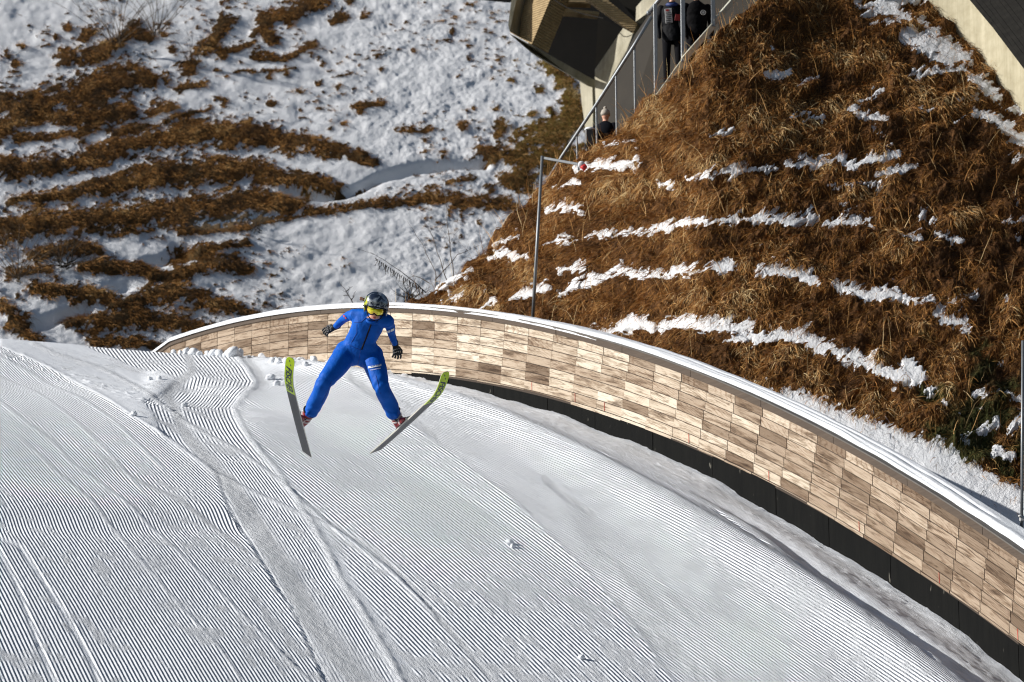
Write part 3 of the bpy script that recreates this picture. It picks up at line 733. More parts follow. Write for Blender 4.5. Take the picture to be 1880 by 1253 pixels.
# ---------------------------------------------------------------- far left bank
lx = np.arange(-60, 1120, 2.0); lx = np.r_[-900+np.arange(0, 840, 40.), lx, np.arange(1140, 1700, 40.)]
ly = np.r_[740, 712, 690, 675, 665, np.arange(655, -30, -1.6), -60, -120, -240, -400, -650, -900]
LPX, LPY = np.meshgrid(lx, ly, indexing='ij')
def left_depth(px, py):
    Y0 = np.interp(px, [-900, 0, 500, 1000, 1700], [78, 84, 90, 95, 100]); b = 690.
    h0 = Y0*tane(b); k = .66
    return (Y0*k-h0)/(k-tane(py))
VL = unproj(LPX, LPY, left_depth(LPX, LPY))
BR = [[(-20,312,22),(60,308,19),(130,300,16),(200,280,21),(270,258,20),(340,246,23),(450,245,25),(520,258,20),(590,272,15),(650,288,12),(687,302,7)],
[(20,368,8),(90,360,9),(160,350,15),(240,332,24),(320,318,27),(400,315,23),(460,312,21),(520,326,15),(580,335,15),(628,348,9)],
[(-20,418,26),(60,412,27),(150,405,25),(250,395,27),(340,386,27),(430,378,28),(500,370,24),(545,376,16)],[(560,388,5),(640,383,7),(700,373,9),(780,362,12),(860,370,13),(935,378,13)],[(330,425,8),(420,420,10),(500,405,8),(560,392,5)],[(200,432,5),(250,425,6)],
[(5,190,20),(40,205,24),(60,180,14)],[(60,205,26),(120,178,30),(180,165,34),(240,140,30),(275,150,14)],[(100,218,20),(180,215,22),(240,205,16)],[(115,112,16),(170,105,14),(215,85,14)],[(150,75,8),(165,60,10)],[(190,95,10),(240,55,14),(270,70,10)],[(30,115,8)],(15,105,5),(125,55,7),(100,72,5),(40,90,5),
[(275,205,10),(310,195,13)],[(330,165,9),(375,155,7)],[(345,128,13),(355,115,8)],(305,145,8),(315,90,8),(300,60,8),
[(372,98,13),(395,70,12),(415,40,15)],[(400,95,9),(440,88,8),(465,78,6)],[(465,62,12),(500,35,16),(550,18,18),(590,2,16)],[(480,60,16),(500,75,10)],[(470,105,10),(520,108,8),(575,80,8)],(410,105,7),(440,115,5),[(630,30,10),(610,38,7)],(668,28,9),(640,2,8),(590,118,6),
[(205,245,9),(240,238,8),(268,232,5)],[(300,225,4),(345,207,5),(385,198,4)],[(-10,240,22),(18,232,13)],[(35,252,8),(75,250,7)],[(85,255,7),(160,243,7)],[(150,262,6)],(415,140,5),(525,137,5),(495,142,5),(410,190,5),(500,190,7),(585,150,7),(620,160,5),(550,172,5),(660,200,10),[(675,195,5),(700,190,7)],(630,228,5),
[(150,493,8),(200,489,13),(250,491,15),(285,500,13)],[(318,470,15),(342,462,15),(400,456,7),(455,450,7)],[(278,508,9),(330,502,11),(380,489,17),(425,486,17),(457,494,9)],
[(58,530,10),(100,536,15),(160,539,17),(202,548,13)],[(205,562,10),(260,548,13),(300,535,22),(350,546,21),(400,561,15),(440,572,11),(474,582,8)],
[(126,597,9),(180,592,18),(240,586,21),(300,591,19),(350,601,17),(392,610,9)],[(170,630,8),(200,628,12),(260,631,11),(315,637,6)],[(2,560,12),(25,586,17),(42,606,19),(62,626,13)],(75,632,10),[(60,470,12),(140,455,16),(180,462,10)],[(20,500,8),(90,495,8)],
[(1000,120,8),(1035,150,16),(1052,190,20),(1050,225,24),(1010,250,24),(960,262,20)],[(880,275,10),(930,290,18),(990,300,26),(1040,290,20),(1100,300,30)],[(925,330,16),(970,330,20)],(915,240,13),(985,238,12),(850,232,9),(910,200,6),(975,212,7),[(725,240,5),(790,238,6)],(810,285,9),(990,165,7),(940,150,6),(900,345,8),[(820,335,4),(870,330,4)],(1010,210,7),(640,405,3),(820,455,4),(880,410,5),(870,200,4),
[(430,135,3),(540,128,3)],(700,130,3),(760,95,4),(830,60,4),(840,140,4),(800,200,3),(860,110,3)]
nL = rough_ground(LPX, LPY, 22, 24, 9, 41); nLf = rough_ground(LPX, LPY, 30, 8, 4, 42)
mL = paint(LPX+9*(nL-.5), LPY+12*(nLf-.5)+6*(fbm(LPX/30, LPY/30, 47)-.5), BR)
brL = mL*1.0+.85*(nL-.5)*2+1.0*(nLf-.5)*2+.16
# sprinkle of grass tips through thin snow
spr = sstep(.62, .78, fbm(LPX/11, LPY/4.5+LPX/40, 43, 3))*sstep(.45, .6, fbm(LPX/90, LPY/60, 44, 2)+.10*gauss(LPY-150, 150))
brL = np.maximum(brL, spr*.36-.05)
br01 = sstep(.02, .34, brL)
lump = fbm(LPX/15, LPY/9, 45, 4); lump2 = fbm(LPX/40, LPY/22, 46, 3)
lumpy = .25+.75*sstep(480, 700, LPX-.3*LPY)
big = sstep(-.2, .9, mL)*(paint(LPX, LPY+8, [b for b in BR if isinstance(b, list) and max(q[2] for q in b) > 14]) > -.3)
dL = .065*(lump-.5)*lumpy+.16*(lump2-.5)+.04*(fbm(LPX/5, LPY/3.5, 49, 2)-.5)*lumpy+br01*.03+.07*big
shade_trench, _, _ = pl_dist(LPX, LPY, [(525,352),(600,360),(650,348),(700,325),(780,305),(890,300)])  # trench added in the snow to make the dark shadow under the path edge
dL -= .5*gauss(shade_trench, 7)
ditch2, _, _ = pl_dist(LPX, LPY, [(60,600),(120,578),(160,565)]); dL -= .45*gauss(ditch2, 9)
dL -= .45*gauss(LPX-335, 22)*gauss(LPY-462, 16)+.35*gauss(LPX-215, 22)*gauss(LPY-525, 9)+.3*gauss(LPX-290, 28)*gauss(LPY-478, 8)
nrm = np.cross(np.gradient(VL, axis=0), np.gradient(VL, axis=1)); nrm /= np.linalg.norm(nrm, axis=-1, keepdims=True); nrm = np.where(nrm[..., 2:3] < 0, -nrm, nrm)
VL = VL+nrm*dL[..., None]
mossL = np.clip(sstep(860, 1000, LPX)*sstep(420, 250, LPY)*.9+.25*(fbm(LPX/40, LPY/40, 48)-.3), 0, 1)
soil = gauss(LPX-385, 60)*gauss(LPY-412, 14)*.9+.8*gauss(LPX-470, 50)*gauss(LPY-400, 10)
M_bankL = bank_mat('terraced_ground', (.10, .058, .022), (.17, .125, .02))
bankL = mesh_np('terraced_hillside', VL, grid_faces(*VL.shape[:2])[:, ::-1], [M_bankL], None, True, dict(snow=(1-br01).ravel(), rough=np.full(VL.shape[0]*VL.shape[1], .3), moss=mossL.ravel(), soil=np.clip(soil, 0, 1).ravel()))
tag(bankL, 'snowy hillside with brown grassy terraces behind the landing slope', kind='structure')
areaL = np.linalg.norm(np.cross(np.gradient(VL, axis=0), np.gradient(VL, axis=1)), axis=-1)
NL_ = 110000
ids = scatter((br01 > .45)*(soil < .5)*(LPX > -70)*(LPX < 1130)*(LPY > -40)*(LPY < 660), NL_, VL, areaL)
Nn, Dn = surf_frames(VL, ids); P_ = VL.reshape(-1, 3)[ids]; bx, by = LPX.ravel()[ids], LPY.ravel()[ids]
cl = fbm(bx/16, by/12, 55, 3)
tone = np.clip(.36+1.0*(cl-.5)+.5*(fbm(bx/60, by/30, 57, 2)-.5)+.08*rs.randn(NL_), 0, 1); tone = np.clip(tone+.25*mossL.ravel()[ids], 0, 1); gr = np.clip(.22+mossL.ravel()[ids]*.25+.1*rs.randn(NL_), 0, 1)
g3_ = blades('hillside_grass', P_, Dn, Nn, (.16+.28*rs.rand(NL_)**1.4)*(.6+.8*cl), .009+.007*rs.rand(NL_), tone, gr, 3, .7, .55, 3)
tag(g3_, 'dark brown matted grass hanging over the terraces of the far hillside', 'grass', kind='stuff')
# ================================================================ concrete, stairs, poles
def bankdepth(px, py):
    i = np.argmin(np.abs(cpx-px)); j = np.argmin(np.abs(BPY[i]-py)); return float(BY[i, j])
def ridge_depth(px):
    i = np.argmin(np.abs(cpx-px)); return float(BY[i, -1])
t = NT('board_marked_concrete'); P = t.pos(); g = t.n('ShaderNodeMapping', None, Vector=P, Scale=(5, 5, .5))
st = t.noise(g, 1.0, 6, .7); n2 = t.noise(P, .8, 4, .6); fine = t.noise(P, 24, 4)
c = t.mix(st, (.22, .205, .15, 1), (.60, .56, .44, 1)); c = t.mix(.7, c, t.ramp(n2, [(.3, (.42, .40, .32)), (.6, (1, 1, 1))]), 'MULTIPLY')
c = t.mix(.4, c, t.ramp(fine, [(.3, (.7, .7, .7)), (.7, (1.05, 1.05, 1.05))]), 'MULTIPLY')
M_conc = t.out(c, .85, t.bump(fine, .01))
t = NT('planked_concrete'); P = t.pos(); wv = t.n('ShaderNodeTexWave', dict(bands_direction='Z'), Vector=P, Scale=4.5, Distortion=.8)
c = t.mix(t.noise(P, 6, 5), (.26, .18, .09, 1), (.60, .45, .24, 1)); c = t.mix(.8, c, t.ramp(wv, [(0, (.5, .45, .4)), (.3, (1, 1, 1))]), 'MULTIPLY')
M_plc = t.out(c, .85, t.bump(wv.outputs[0], .02))
M_dkc = simple('dark_shade_concrete', (.010, .008, .006), .9, var=.5, scale=3)  # interior shade put into the base colour; deck edge and cable share it
M_panel = simple('shaded_concrete_panel', (.020, .016, .011), .9, var=.4, scale=2)  # concrete in shade: stair wall and strut side darkened in the base colour
def prism(mb, pts, Y, th, mi=0, dx=0.0, dz=0.0):
    """solid with a face traced at depth Y (number or list) and real thickness th going away"""
    n = len(pts); Ys = Y if isinstance(Y, (list, tuple)) else [Y]*n
    f = [at(p[0], p[1], y) for p, y in zip(pts, Ys)]; b = [q+Vector((dx, th, dz)) for q in f]
    area = sum(pts[i][0]*pts[(i+1) % n][1]-pts[(i+1) % n][0]*pts[i][1] for i in range(n))
    if area < 0: f = f[::-1]; b = b[::-1]
    mb.add(f+b, [tuple(range(n))[::-1]]+[tuple(range(n, 2*n))]+[(i, (i+1) % n, n+(i+1) % n, n+i) for i in range(n)], mi)
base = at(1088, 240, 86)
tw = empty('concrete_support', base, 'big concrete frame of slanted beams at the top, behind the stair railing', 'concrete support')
for nm, pts, Y, th, m, dx in [
    ('slanted_beam', [(958,-40),(936,52),(937,60),(976,82),(1026,-40)], [85,85,85,84.2,83.2], .9, M_plc, .5),
    ('beam_flank', [(944,-40),(933,46),(935.6,58),(956.5,-40)], 84.1, .6, M_conc, .3),
    ('diagonal_girder', [(933,61),(975,83),(1091,147),(1090,163),(1040,134),(975,97)], [84.2,84.2,86.2,86.2,85.4,84.4], .5, M_conc, .2),
    ('column', [(1064,147),(1087.5,160),(1089,262),(1075,240),(1068,190)], [87,86,86,86.5,86.8], 1.3, M_conc, .3),
    ('raking_strut', [(1144,52),(1162,62),(1151,92),(1118,150),(1094,199),(1092.5,164),(1092,128)], [83.4,82.8,83.2,84.4,85.4,85.6,85.7], 1.2, M_conc, .6),
    ('raking_strut', [(1167,40),(1168,13),(1190,-12),(1222,-40),(1240,-40),(1200,16)], [83.4,83.3,82.6,81.6,81.2,82.2], 1.2, M_conc, .6),
    ('cross_beam', [(1060,-40),(1105,-8),(1170,44),(1163,61),(1040,-28)], 83.6, .9, M_plc, .3),
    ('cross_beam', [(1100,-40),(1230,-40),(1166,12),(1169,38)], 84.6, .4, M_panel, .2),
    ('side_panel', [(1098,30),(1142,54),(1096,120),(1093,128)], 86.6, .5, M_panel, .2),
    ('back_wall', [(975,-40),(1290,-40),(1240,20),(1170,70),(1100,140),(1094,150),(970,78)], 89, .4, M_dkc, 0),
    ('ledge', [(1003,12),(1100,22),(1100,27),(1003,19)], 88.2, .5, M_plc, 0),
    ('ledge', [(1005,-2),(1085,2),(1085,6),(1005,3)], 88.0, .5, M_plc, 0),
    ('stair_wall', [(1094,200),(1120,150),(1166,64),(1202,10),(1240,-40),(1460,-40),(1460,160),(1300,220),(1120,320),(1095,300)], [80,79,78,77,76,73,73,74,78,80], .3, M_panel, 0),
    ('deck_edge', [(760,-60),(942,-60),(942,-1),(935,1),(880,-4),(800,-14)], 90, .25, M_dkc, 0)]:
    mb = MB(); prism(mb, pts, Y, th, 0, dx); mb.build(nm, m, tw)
mb = MB(); cab = [at(1014, -2, 83.4), at(1040, 14, 83.2), at(1070, 26, 83), at(1108, 34, 82.6)]; mb.tube(cab, .015, 6); mb.build('cable', M_dkc, tw)
# ---- stair railing
M_galv = simple('galvanised_steel', (.22, .235, .25), .5, .6, var=.25, scale=20)
rl = empty('stair_railing', at(1093, 260, ridge_depth(1093)+1), 'grey metal railing with posts climbing along the ridge of the grass bank', 'railing')
def rd(px): return ridge_depth(min(max(px, 760), 1435))+.55
mb = MB(); hp = [(1000,341),(1032,287),(1093,195),(1163,86),(1196,31)]; mb.tube([at(x, y, rd(x)) for x, y in hp], .034, 10); mb.build('handrail', M_galv, rl, True)
mb = MB(); mb.tube([at(x, y, rd(x)) for x, y in [(1191,24),(1212,-2),(1245,-42)]], .04, 10); mb.ball(at(1191, 24, rd(1191)), .05); mb.build('handrail', M_galv, rl, True)
for x, y0, y1, w in [(1023,300,350,.03),(1059,247,300,.035),(1095,196,280,.04),(1131,140,250,.035),(1165,86,240,.04),(1203,8,188,.075),(1253,-45,116,.085),(1308,-60,50,.085)]:
    mb = MB(); mb.bar(at(x, y0, rd(x)+.02), at(x+1.5, y1, rd(x)+.02), w, w, up=(0, 1, 0), bev=.006); mb.build('post', M_galv, rl)
M_str = simple('painted_stringer', (.60, .60, .50), .7, var=.35, scale=9, bump=.01)
mb = MB()
for a, b in [((1206,181),(1254,115)),((1255,110),(1310,47)),((1311,42),(1390,-50))]:
    mb.bar(at(*a, rd(a[0])-.02), at(*b, rd(b[0])-.02), .05, .12, up=(0, -.2, 1), bev=.006)
mb.build('stringer', M_str, rl)
mb = MB(); mb.bar(at(1321, 42, rd(1321)), at(1323, 70, rd(1323)), .04, .04, up=(0, 1, 0)); mb.build('stub_post', M_galv, rl)
# ---- wind sock pole
pb = at(977.5, 600, 52.6)
pr = empty('measuring_pole', pb, 'tall thin leaning metal pole with a short side arm behind the barrier', 'pole')
mb = MB(); mb.tube([at(976.5, 612, 52.6), at(995.5, 287, 52.6)], [.032, .029], 12); mb.build('pole_shaft', M_galv, pr, True)
mb = MB(); mb.bar(at(998, 290.5, 52.6), at(1062, 302, 52.3), .04, .05, bev=.005); mb.build('side_arm', M_galv, pr)
mb = MB(); mb.bar(at(1061, 300, 52.3), at(1062.5, 313, 52.3), .035, .035, up=(0, 1, 0), bev=.004); mb.build('arm_bracket', M_galv, pr)
lc = at(1070, 304, 52.2)
lr = empty('wind_sock', lc, 'small red and white fabric wind sock at the end of the pole arm', 'wind sock')
mb = MB(); prof = [(0, .085), (.05, .098), (.10, .095), (.14, .085)]; ax = Vector((.25, -.8, -.5)).normalized(); e1 = ax.orthogonal().normalized(); e2 = ax.cross(e1)
def rings_ax(c0, prof, ax, e1, e2, n=20, wob=0.0):
    return [[c0+ax*d+(e1*math.cos(2*math.pi*k/n)+e2*math.sin(2*math.pi*k/n))*r*(1+wob*math.sin(3*2*math.pi*k/n+d*40)) for k in range(n)] for d, r in prof]
w0 = lc+Vector((-.04, .07, .05))
mb = MB(); mb.ring_loft(rings_ax(w0, [(0, .02), (.02, .055), (.06, .068), (.10, .064)], ax, e1, e2, wob=.04)); mb.build('white_band', simple('white_fabric', (.7, .7, .72), .7), lr, True)
mb = MB(); mb.ring_loft(rings_ax(w0+Vector((.03, 0, -.035)), [(.07, .04), (.10, .056), (.14, .052), (.165, .034)], ax, e1, e2, wob=.2)); mb.build('red_band', simple('red_fabric', (.55, .03, .03), .6), lr, True)
# ---- pole at the right edge
Yp = 40.3; pr2 = empty('metal_pole', at(1876, 985, Yp), 'straight pale metal pole with a snow dusted clamp at the right edge behind the wall', 'pole')
mb = MB(); mb.tube([at(1875.6, 1000, Yp), at(1878, 626, Yp)], .021, 12); mb.build('pole_shaft', M_galv, pr2, True)
mb = MB(); mb.bar(at(1872, 953, Yp), at(1882, 953, Yp), .06, .07, bev=.008); mb.ball(at(1873, 948, Yp-.02), (.03, .03, .02)); mb.build('clamp', simple('snowy_clamp', (.55, .55, .55), .6), pr2)
# ---- retaining wall, top right
bx_ = [(1660,-60),(1706,0),(1719,25),(1742,46),(1769,67),(1802,97),(1827,128),(1866,175),(1884,208),(1925,262),(1990,340)]
bd = [bankdepth(x, max(y, -50)) for x, y in bx_]
bd = np.polyval(np.polyfit([p[0] for p in bx_], bd, 2), [p[0] for p in bx_])-.12
xs = np.arange(1660, 1990, 2.0); yb = np.interp(xs, [p[0] for p in bx_], [p[1] for p in bx_]); Yw = np.interp(xs, [p[0] for p in bx_], bd)
yt = np.interp(xs, [1660,1781,1823,1879,1990], [-150,0,50,124,272])
pbw = unproj(xs, yb, Yw); ptw = unproj(xs, yt, Yw)
rw = empty('retaining_wall', Vector(pbw[len(xs)//2]), 'pale streaked concrete retaining wall with dark boards above it at the top right', 'wall')
off = np.array(rw.location)
def wall_sheet(name, lo, hi, th, mat, front=0.0):
    nx = len(lo); n = np.cross(np.gradient(lo, axis=0), [0, 0, 1.]); n /= np.linalg.norm(n, axis=1, keepdims=True); n = np.where((n*[-.3, -1, 0]).sum(1, keepdims=True) > 0, n, -n)
    A = np.stack([lo+n*front, hi+n*front, hi-n*th, lo-n*th], 1)-off
    f = []
    for j in range(4):
        a = np.arange(nx-1)*4+j; b = np.arange(nx-1)*4+(j+1) % 4; f.append(np.stack([a, b, b+4, a+4], -1))
    return mesh_np(name, A.reshape(-1, 3), np.concatenate(f), [mat], rw, False)
t = NT('streaked_concrete'); P = t.pos(); g = t.n('ShaderNodeMapping', None, Vector=P, Scale=(4.2, 4.2, .22)); s1n = t.noise(g, 1.0, 5, .65); n2 = t.noise(P, 5, 5, .6)
c = t.mix(s1n, (.22, .19, .11, 1), (.62, .57, .42, 1)); c = t.mix(.5, c, t.ramp(n2, [(.3, (.65, .62, .55)), (.6, (1, 1, 1))]), 'MULTIPLY')
M_ret = t.out(c, .85, t.bump(n2, .01))
lo = pbw.copy(); lo[:, 2] -= .5
wall_sheet('concrete_base', lo, ptw, .3, M_ret)
t = NT('dark_cladding'); P = t.pos(); n2 = t.noise(t.n('ShaderNodeMapping', None, Vector=P, Scale=(3, 3, 14)), 1.0, 5)
M_clad = t.out(t.mix(n2, (.004, .004, .004, 1), (.022, .021, .019, 1)), .85, t.bump(n2, .01), Specular_IOR_Level=.1)
cv = []; cf = []
for r in range(12):
    i = 0
    while i < len(xs)-1:
        j = min(len(xs)-1, i+rs.randint(22, 34)); a = ptw[i:j+1].copy(); z0 = .012+r*.155; b = a.copy(); a[:, 2] += z0; b[:, 2] += z0+.147
        pr_ = .02+.012*rs.rand(); n = np.cross(np.gradient(a, axis=0), [0, 0, 1.]); n /= np.linalg.norm(n, axis=1, keepdims=True); n = np.where((n*[-.3, -1, 0]).sum(1, keepdims=True) > 0, n, -n)
        m = len(a); q = np.concatenate([a-n*.05, a+n*pr_, b+n*pr_, b-n*.05])-off; k0 = len(cv); cv += list(q)
        for s_ in range(3):
            for u in range(m-1): w0_ = k0+s_*m+u; cf.append((w0_, w0_+1, w0_+1+m, w0_+m))
        i = j
mesh_np('dark_boards', cv, np.array(cf), [M_clad], rw, False)
# ---- black box with snow on top behind the railing
bc = at(1083, 262, rd(1083)+.5); mb = MB(); mb.box(bc, (Vector((.10, 0, 0)), Vector((0, .12, 0)), Vector((0, 0, .26))), bev=.03)
bk = mb.build('black_bin', simple('black_plastic', (.02, .02, .022), .5), None, False, bc)
tag(bk, 'black bin with snow on its lid standing behind the railing', 'bin')
mb = MB(); mb.ball(bc+Vector((0, 0, .27)), (.11, .12, .045), 0, 16, 8); mb.build('snow_cap', M_snow, bk, True)
# ================================================================ bare shrubs and twigs
M_twig = simple('grey_brown_bark', (.12, .085, .055), .9, var=.4, scale=12)
M_twigd = simple('dark_bark', (.030, .022, .015), .9, var=.4, scale=12)
def stems(name, roots, label, mat, Y, r, rnd, group=None, branch=3, wob=.1):
    """roots: list of pixel polylines; each becomes a stem with side twigs"""
    r_ = random.Random(rnd); o0 = at(*roots[0][0], Y); mb = MB()
    for ln in roots:
        pts = []; 
        for (a, b) in zip(ln[:-1], ln[1:]):
            for k in range(3): pts.append((a[0]+(b[0]-a[0])*k/3, a[1]+(b[1]-a[1])*k/3))
        pts.append(ln[-1]); dy = r_.uniform(-.5, .5); n = len(pts)
        W = [at(x, y, Y)+Vector((r_.uniform(-1, 1)*wob*.3, dy*i/n, r_.uniform(-1, 1)*wob*.2)) for i, (x, y) in enumerate(pts)]
        mb.tube(W, [r*(1-.8*i/(n-1)) for i in range(n)], 5)
        for q in range(branch):
            i = r_.randint(1, n-2); d = (W[i+1]-W[i-1]).normalized(); s = Vector((r_.uniform(-1, 1), r_.uniform(-.6, .6), r_.uniform(-.1, .6))).normalized()
            Lb = (W[-1]-W[0]).length*r_.uniform(.12, .35); d2 = (d*.9+s*.6).normalized()
            mb.tube([W[i], W[i]+d2*Lb*.5, W[i]+(d2+s*.2)*Lb], [r*.45, r*.3, r*.12], 4)
    o = mb.build(name, mat, None, False, o0); return tag(o, label, 'shrub', group)
R_ = random.Random(5)
def fan(cx, cy, n, spread, h):
    out = []
    for i in range(n):
        a = (i/(n-1)-.5)*spread+R_.uniform(-.08, .08); L_ = h*R_.uniform(.65, 1.1)
        out.append([(cx+R_.uniform(-10, 10), cy+R_.uniform(-5, 5)), (cx+math.sin(a)*L_*.5, cy-math.cos(a)*L_*.5), (cx+math.sin(a*1.1)*L_, cy-math.cos(a)*L_)])
    return out
YL = lambda x, y: float(left_depth(np.array(x), np.array(y)))-.5
stems('bare_shrub', fan(215, 85, 15, 1.9, 130), 'wide bare shrub of thin grey stems at the top left of the hillside', M_twig, YL(215, 85), .022, 1, 'bare shrubs on the hillside', 4)
stems('bare_shrub', fan(290, 65, 12, 1.5, 95), 'smaller bare shrub just right of the wide one at the top left', M_twig, YL(290, 65), .022, 2, 'bare shrubs on the hillside', 4)
stems('bare_shrub', fan(355, 115, 7, 1.2, 60), 'low sparse twigs on the snow between two brown tussocks near the top', M_twig, YL(355, 115), .018, 3, 'bare shrubs on the hillside', 2)
stems('bare_shrub', fan(30, 510, 14, 2.6, 95), 'tangled brown thicket at the left edge above the slope crest', M_twig, YL(30, 510), .02, 4, 'bare shrubs on the hillside', 5)
stems('bare_shrub', fan(120, 490, 16, 2.8, 75), 'dark low thicket among the lower terraces at the left', M_twigd, YL(120, 490), .022, 5, 'bare shrubs on the hillside', 5)
stems('bare_shrub', fan(470, 425, 6, 1.6, 45), 'thin twigs at the end of the lowest long terrace', M_twigd, YL(470, 425), .018, 6, 'bare shrubs on the hillside', 3)
stems('bare_shrub', [[(802,540),(800,500),(775,450),(748,411)],[(822,520),(808,480),(795,440),(776,404)],[(832,508),(826,450),(820,390),(818,340)],[(800,515),(840,470),(880,455)],[(790,520),(760,505),(735,520)]], 'three long curved bare stems rising from the left end of the grass bank', M_twig, 57.0, .010, 7, 'bare twigs by the barrier', 3, .06)
sp = [[(782,538),(762,520),(735,500),(705,481),(680,468)]]
for i in range(26):
    u = i/25; x = 775-85*u; y = 531-56*u; sp.append([(x, y), (x+R_.uniform(-4, 3), y+4+6*(1-u)), (x+R_.uniform(-6, 3), y+9+7*(1-u)*R_.random())])
stems('dead_branch', sp, 'dark dead branch with hanging leaf tufts leaning left above the barrier', M_twigd, 57.5, .012, 8, 'bare twigs by the barrier', 1, .02)
stems('bare_shrub', [[(650,562),(642,545),(632,530),(622,517)],[(645,552),(655,540)],[(640,542),(628,540)],[(636,536),(645,522)]]+fan(752, 552, 9, 2.4, 45), 'small dark sprig sticking up on the snow beside the jumper\'s helmet', M_twigd, 66, .014, 9, 'bare twigs by the barrier', 3, .05)
# ================================================================ clods of snow
def clod(px_, py_, rpx, label, group=None, seed=0, flat=.75, lift=.5):
    p = hill_at_px(px_, py_); r = rpx*p.y/FPX; rr = np.random.RandomState(seed)
    me = bpy.data.meshes.new('snow_clod'); bm = bmesh.new(); bmesh.ops.create_icosphere(bm, subdivisions=3, radius=1.0)
    offs = rr.rand(3)*20
    for v in bm.verts:
        c = v.co; n = fbm(np.array(c.x*1.6+offs[0]), np.array(c.y*1.6+c.z*1.3+offs[1]), seed, 3)
        v.co = c*(.62+.8*float(n)); v.co.z *= flat
    for v in bm.verts: v.co *= r
    bm.to_mesh(me); bm.free(); me.polygons.foreach_set('use_smooth', [True]*len(me.polygons)); me.materials.append(M_snow)
    o = bpy.data.objects.new('snow_clod', me); COL.objects.link(o); o.location = p+Vector((0, 0, r*lift)); o.rotation_euler = (rr.rand(), rr.rand(), rr.rand()*6)
    return tag(o, label, 'snow clod', group)
crest = [(318,646,5),(332,647,5),(343,645,8),(356,648,9),(366,651,6),(382,651,7),(393,652,10),(403,653,9),(416,655,7),(428,653,14),(439,657,9),(455,661,6),(464,662,8),(482,664,8),(499,666,6),(511,667,7),(526,668,8),(547,669,5),(561,672,6),(576,672,7)]
ORD = 'first second third fourth fifth sixth seventh eighth ninth tenth eleventh twelfth thirteenth fourteenth fifteenth sixteenth seventeenth eighteenth nineteenth twentieth'.split()
for i, (x, y, r) in enumerate(crest):
    if r == 14: clod(x, y, r, 'biggest rounded snow block on the crest at the foot of the barrier', 'snow lumps along the crest', i, .85)
    else: clod(x, y, r, ORD[i]+' snow lump from the left in the row along the crest below the barrier', 'snow lumps along the crest', i+3, .8)
clod(276, 702, 5, 'left one of two small snow balls lying on the smooth patch', None, 50); clod(291, 704, 5, 'right one of two small snow balls lying on the smooth patch', None, 51)
clod(244, 768, 6.5, 'single round snow ball at the edge of the combed snow', None, 52); clod(339, 743, 6, 'snow lump on the churned seam left of the bright ridge', None, 53)
clod(497, 697, 9, 'larger snow lump left of the tip of the left ski', None, 54); clod(507, 708, 6.5, 'smaller snow lump below the larger one by the left ski tip', None, 55)
clod(935, 999, 7, 'upper of two snow lumps alone on the combed slope', None, 56); clod(942, 1007, 6, 'lower of two snow lumps alone on the combed slope', None, 57)
clod(1068, 1206, 6, 'snow lump near the bottom middle of the combed slope', None, 58)
# ================================================================ people
def V3(*a): return Vector(a)
def ell_ring(c, t, side, rx, ry, n=20, sq=0.0):
    t = Vector(t).normalized(); s = Vector(side); s = (s-t*s.dot(t)).normalized(); f = t.cross(s)
    out = []
    for k in range(n):
        a = 2*math.pi*k/n; ca, sa = math.cos(a), math.sin(a)
        out.append(Vector(c)+s*(rx*math.copysign(abs(ca)**(1-sq), ca))+f*(ry*math.copysign(abs(sa)**(1-sq), sa)))
    return out
def limb(mb, pts, rad, n=16):
    mb.tube(pts, rad, n); mb.ball(pts[0], rad[0], 0, n, 8); mb.ball(pts[-1], rad[-1], 0, n, 8)
def curve_pts(ctrl, rads, m=5):
    """Catmull-Rom through control points with radii"""
    P = [Vector(p) for p in ctrl]; out = []; ro = []
    for i in range(len(P)-1):
        p0 = P[max(i-1, 0)]; p1 = P[i]; p2 = P[i+1]; p3 = P[min(i+2, len(P)-1)]
        for k in range(m):
            t_ = k/m; t2 = t_*t_; t3 = t2*t_
            out.append(.5*((2*p1)+(p2-p0)*t_+(2*p0-5*p1+4*p2-p3)*t2+(3*p1-p0-3*p2+p3)*t3)); ro.append(rads[i]+(rads[i+1]-rads[i])*t_)
    out.append(P[-1]); ro.append(rads[-1]); return out, ro
def cl_limb(mb, ctrl, rads, n=16): p, r = curve_pts(ctrl, rads); limb(mb, p, r, n)
M_skin = simple('skin', (.62, .33, .23), .5, var=.06, scale=40)
M_lips = simple('lips', (.42, .10, .09), .45, var=.05)
M_hair = simple('brown_hair', (.10, .04, .018), .6, var=.4, scale=60)
# ---- jumper: pixel positions and depths of the joints
YJ = 33.0
def J(px, py, dy=0.0): return at(px, py, YJ+dy)
t = NT('blue_suit_fabric'); P = t.pos(); nz = t.noise(P, 9, 4, .55); fn = t.noise(P, 120, 2)
c = t.mix(nz, (.000, .072, .40, 1), (.001, .122, .60, 1))
M_suit = t.out(c, .6, t.bump(t.math('ADD', nz, t.math('MULTIPLY', fn, .06)), .03, .6), Specular_IOR_Level=.18)
jr = empty('person', J(657, 650), 'ski jumper in bright blue suit, dark helmet and yellow goggles flying with legs spread wide', 'person')
bd_ = MB()
hipL, hipR = J(636, 649, .03), J(682, 655, .05); pel = J(659, 655, .02)
chest = J(676, 603, -.22); waist = J(665, 624, -.09); neck = J(683, 585, -.31); sh = J(680, 590, -.27)
side = (J(716, 592)-J(646, 579)).normalized()
tor = [(J(657, 661, .05), .150, .10), (J(658, 654, .03), .225, .130), (J(660, 643, -.01), .240, .135), (J(663, 631, -.06), .212, .124), (J(664, 621, -.10), .182, .112), (J(670, 609, -.16), .188, .120), (J(675, 599, -.21), .196, .122), (J(679, 591, -.26), .188, .108), (J(682, 586, -.30), .13, .08), (J(684, 581, -.33), .065, .06)]
rings = []
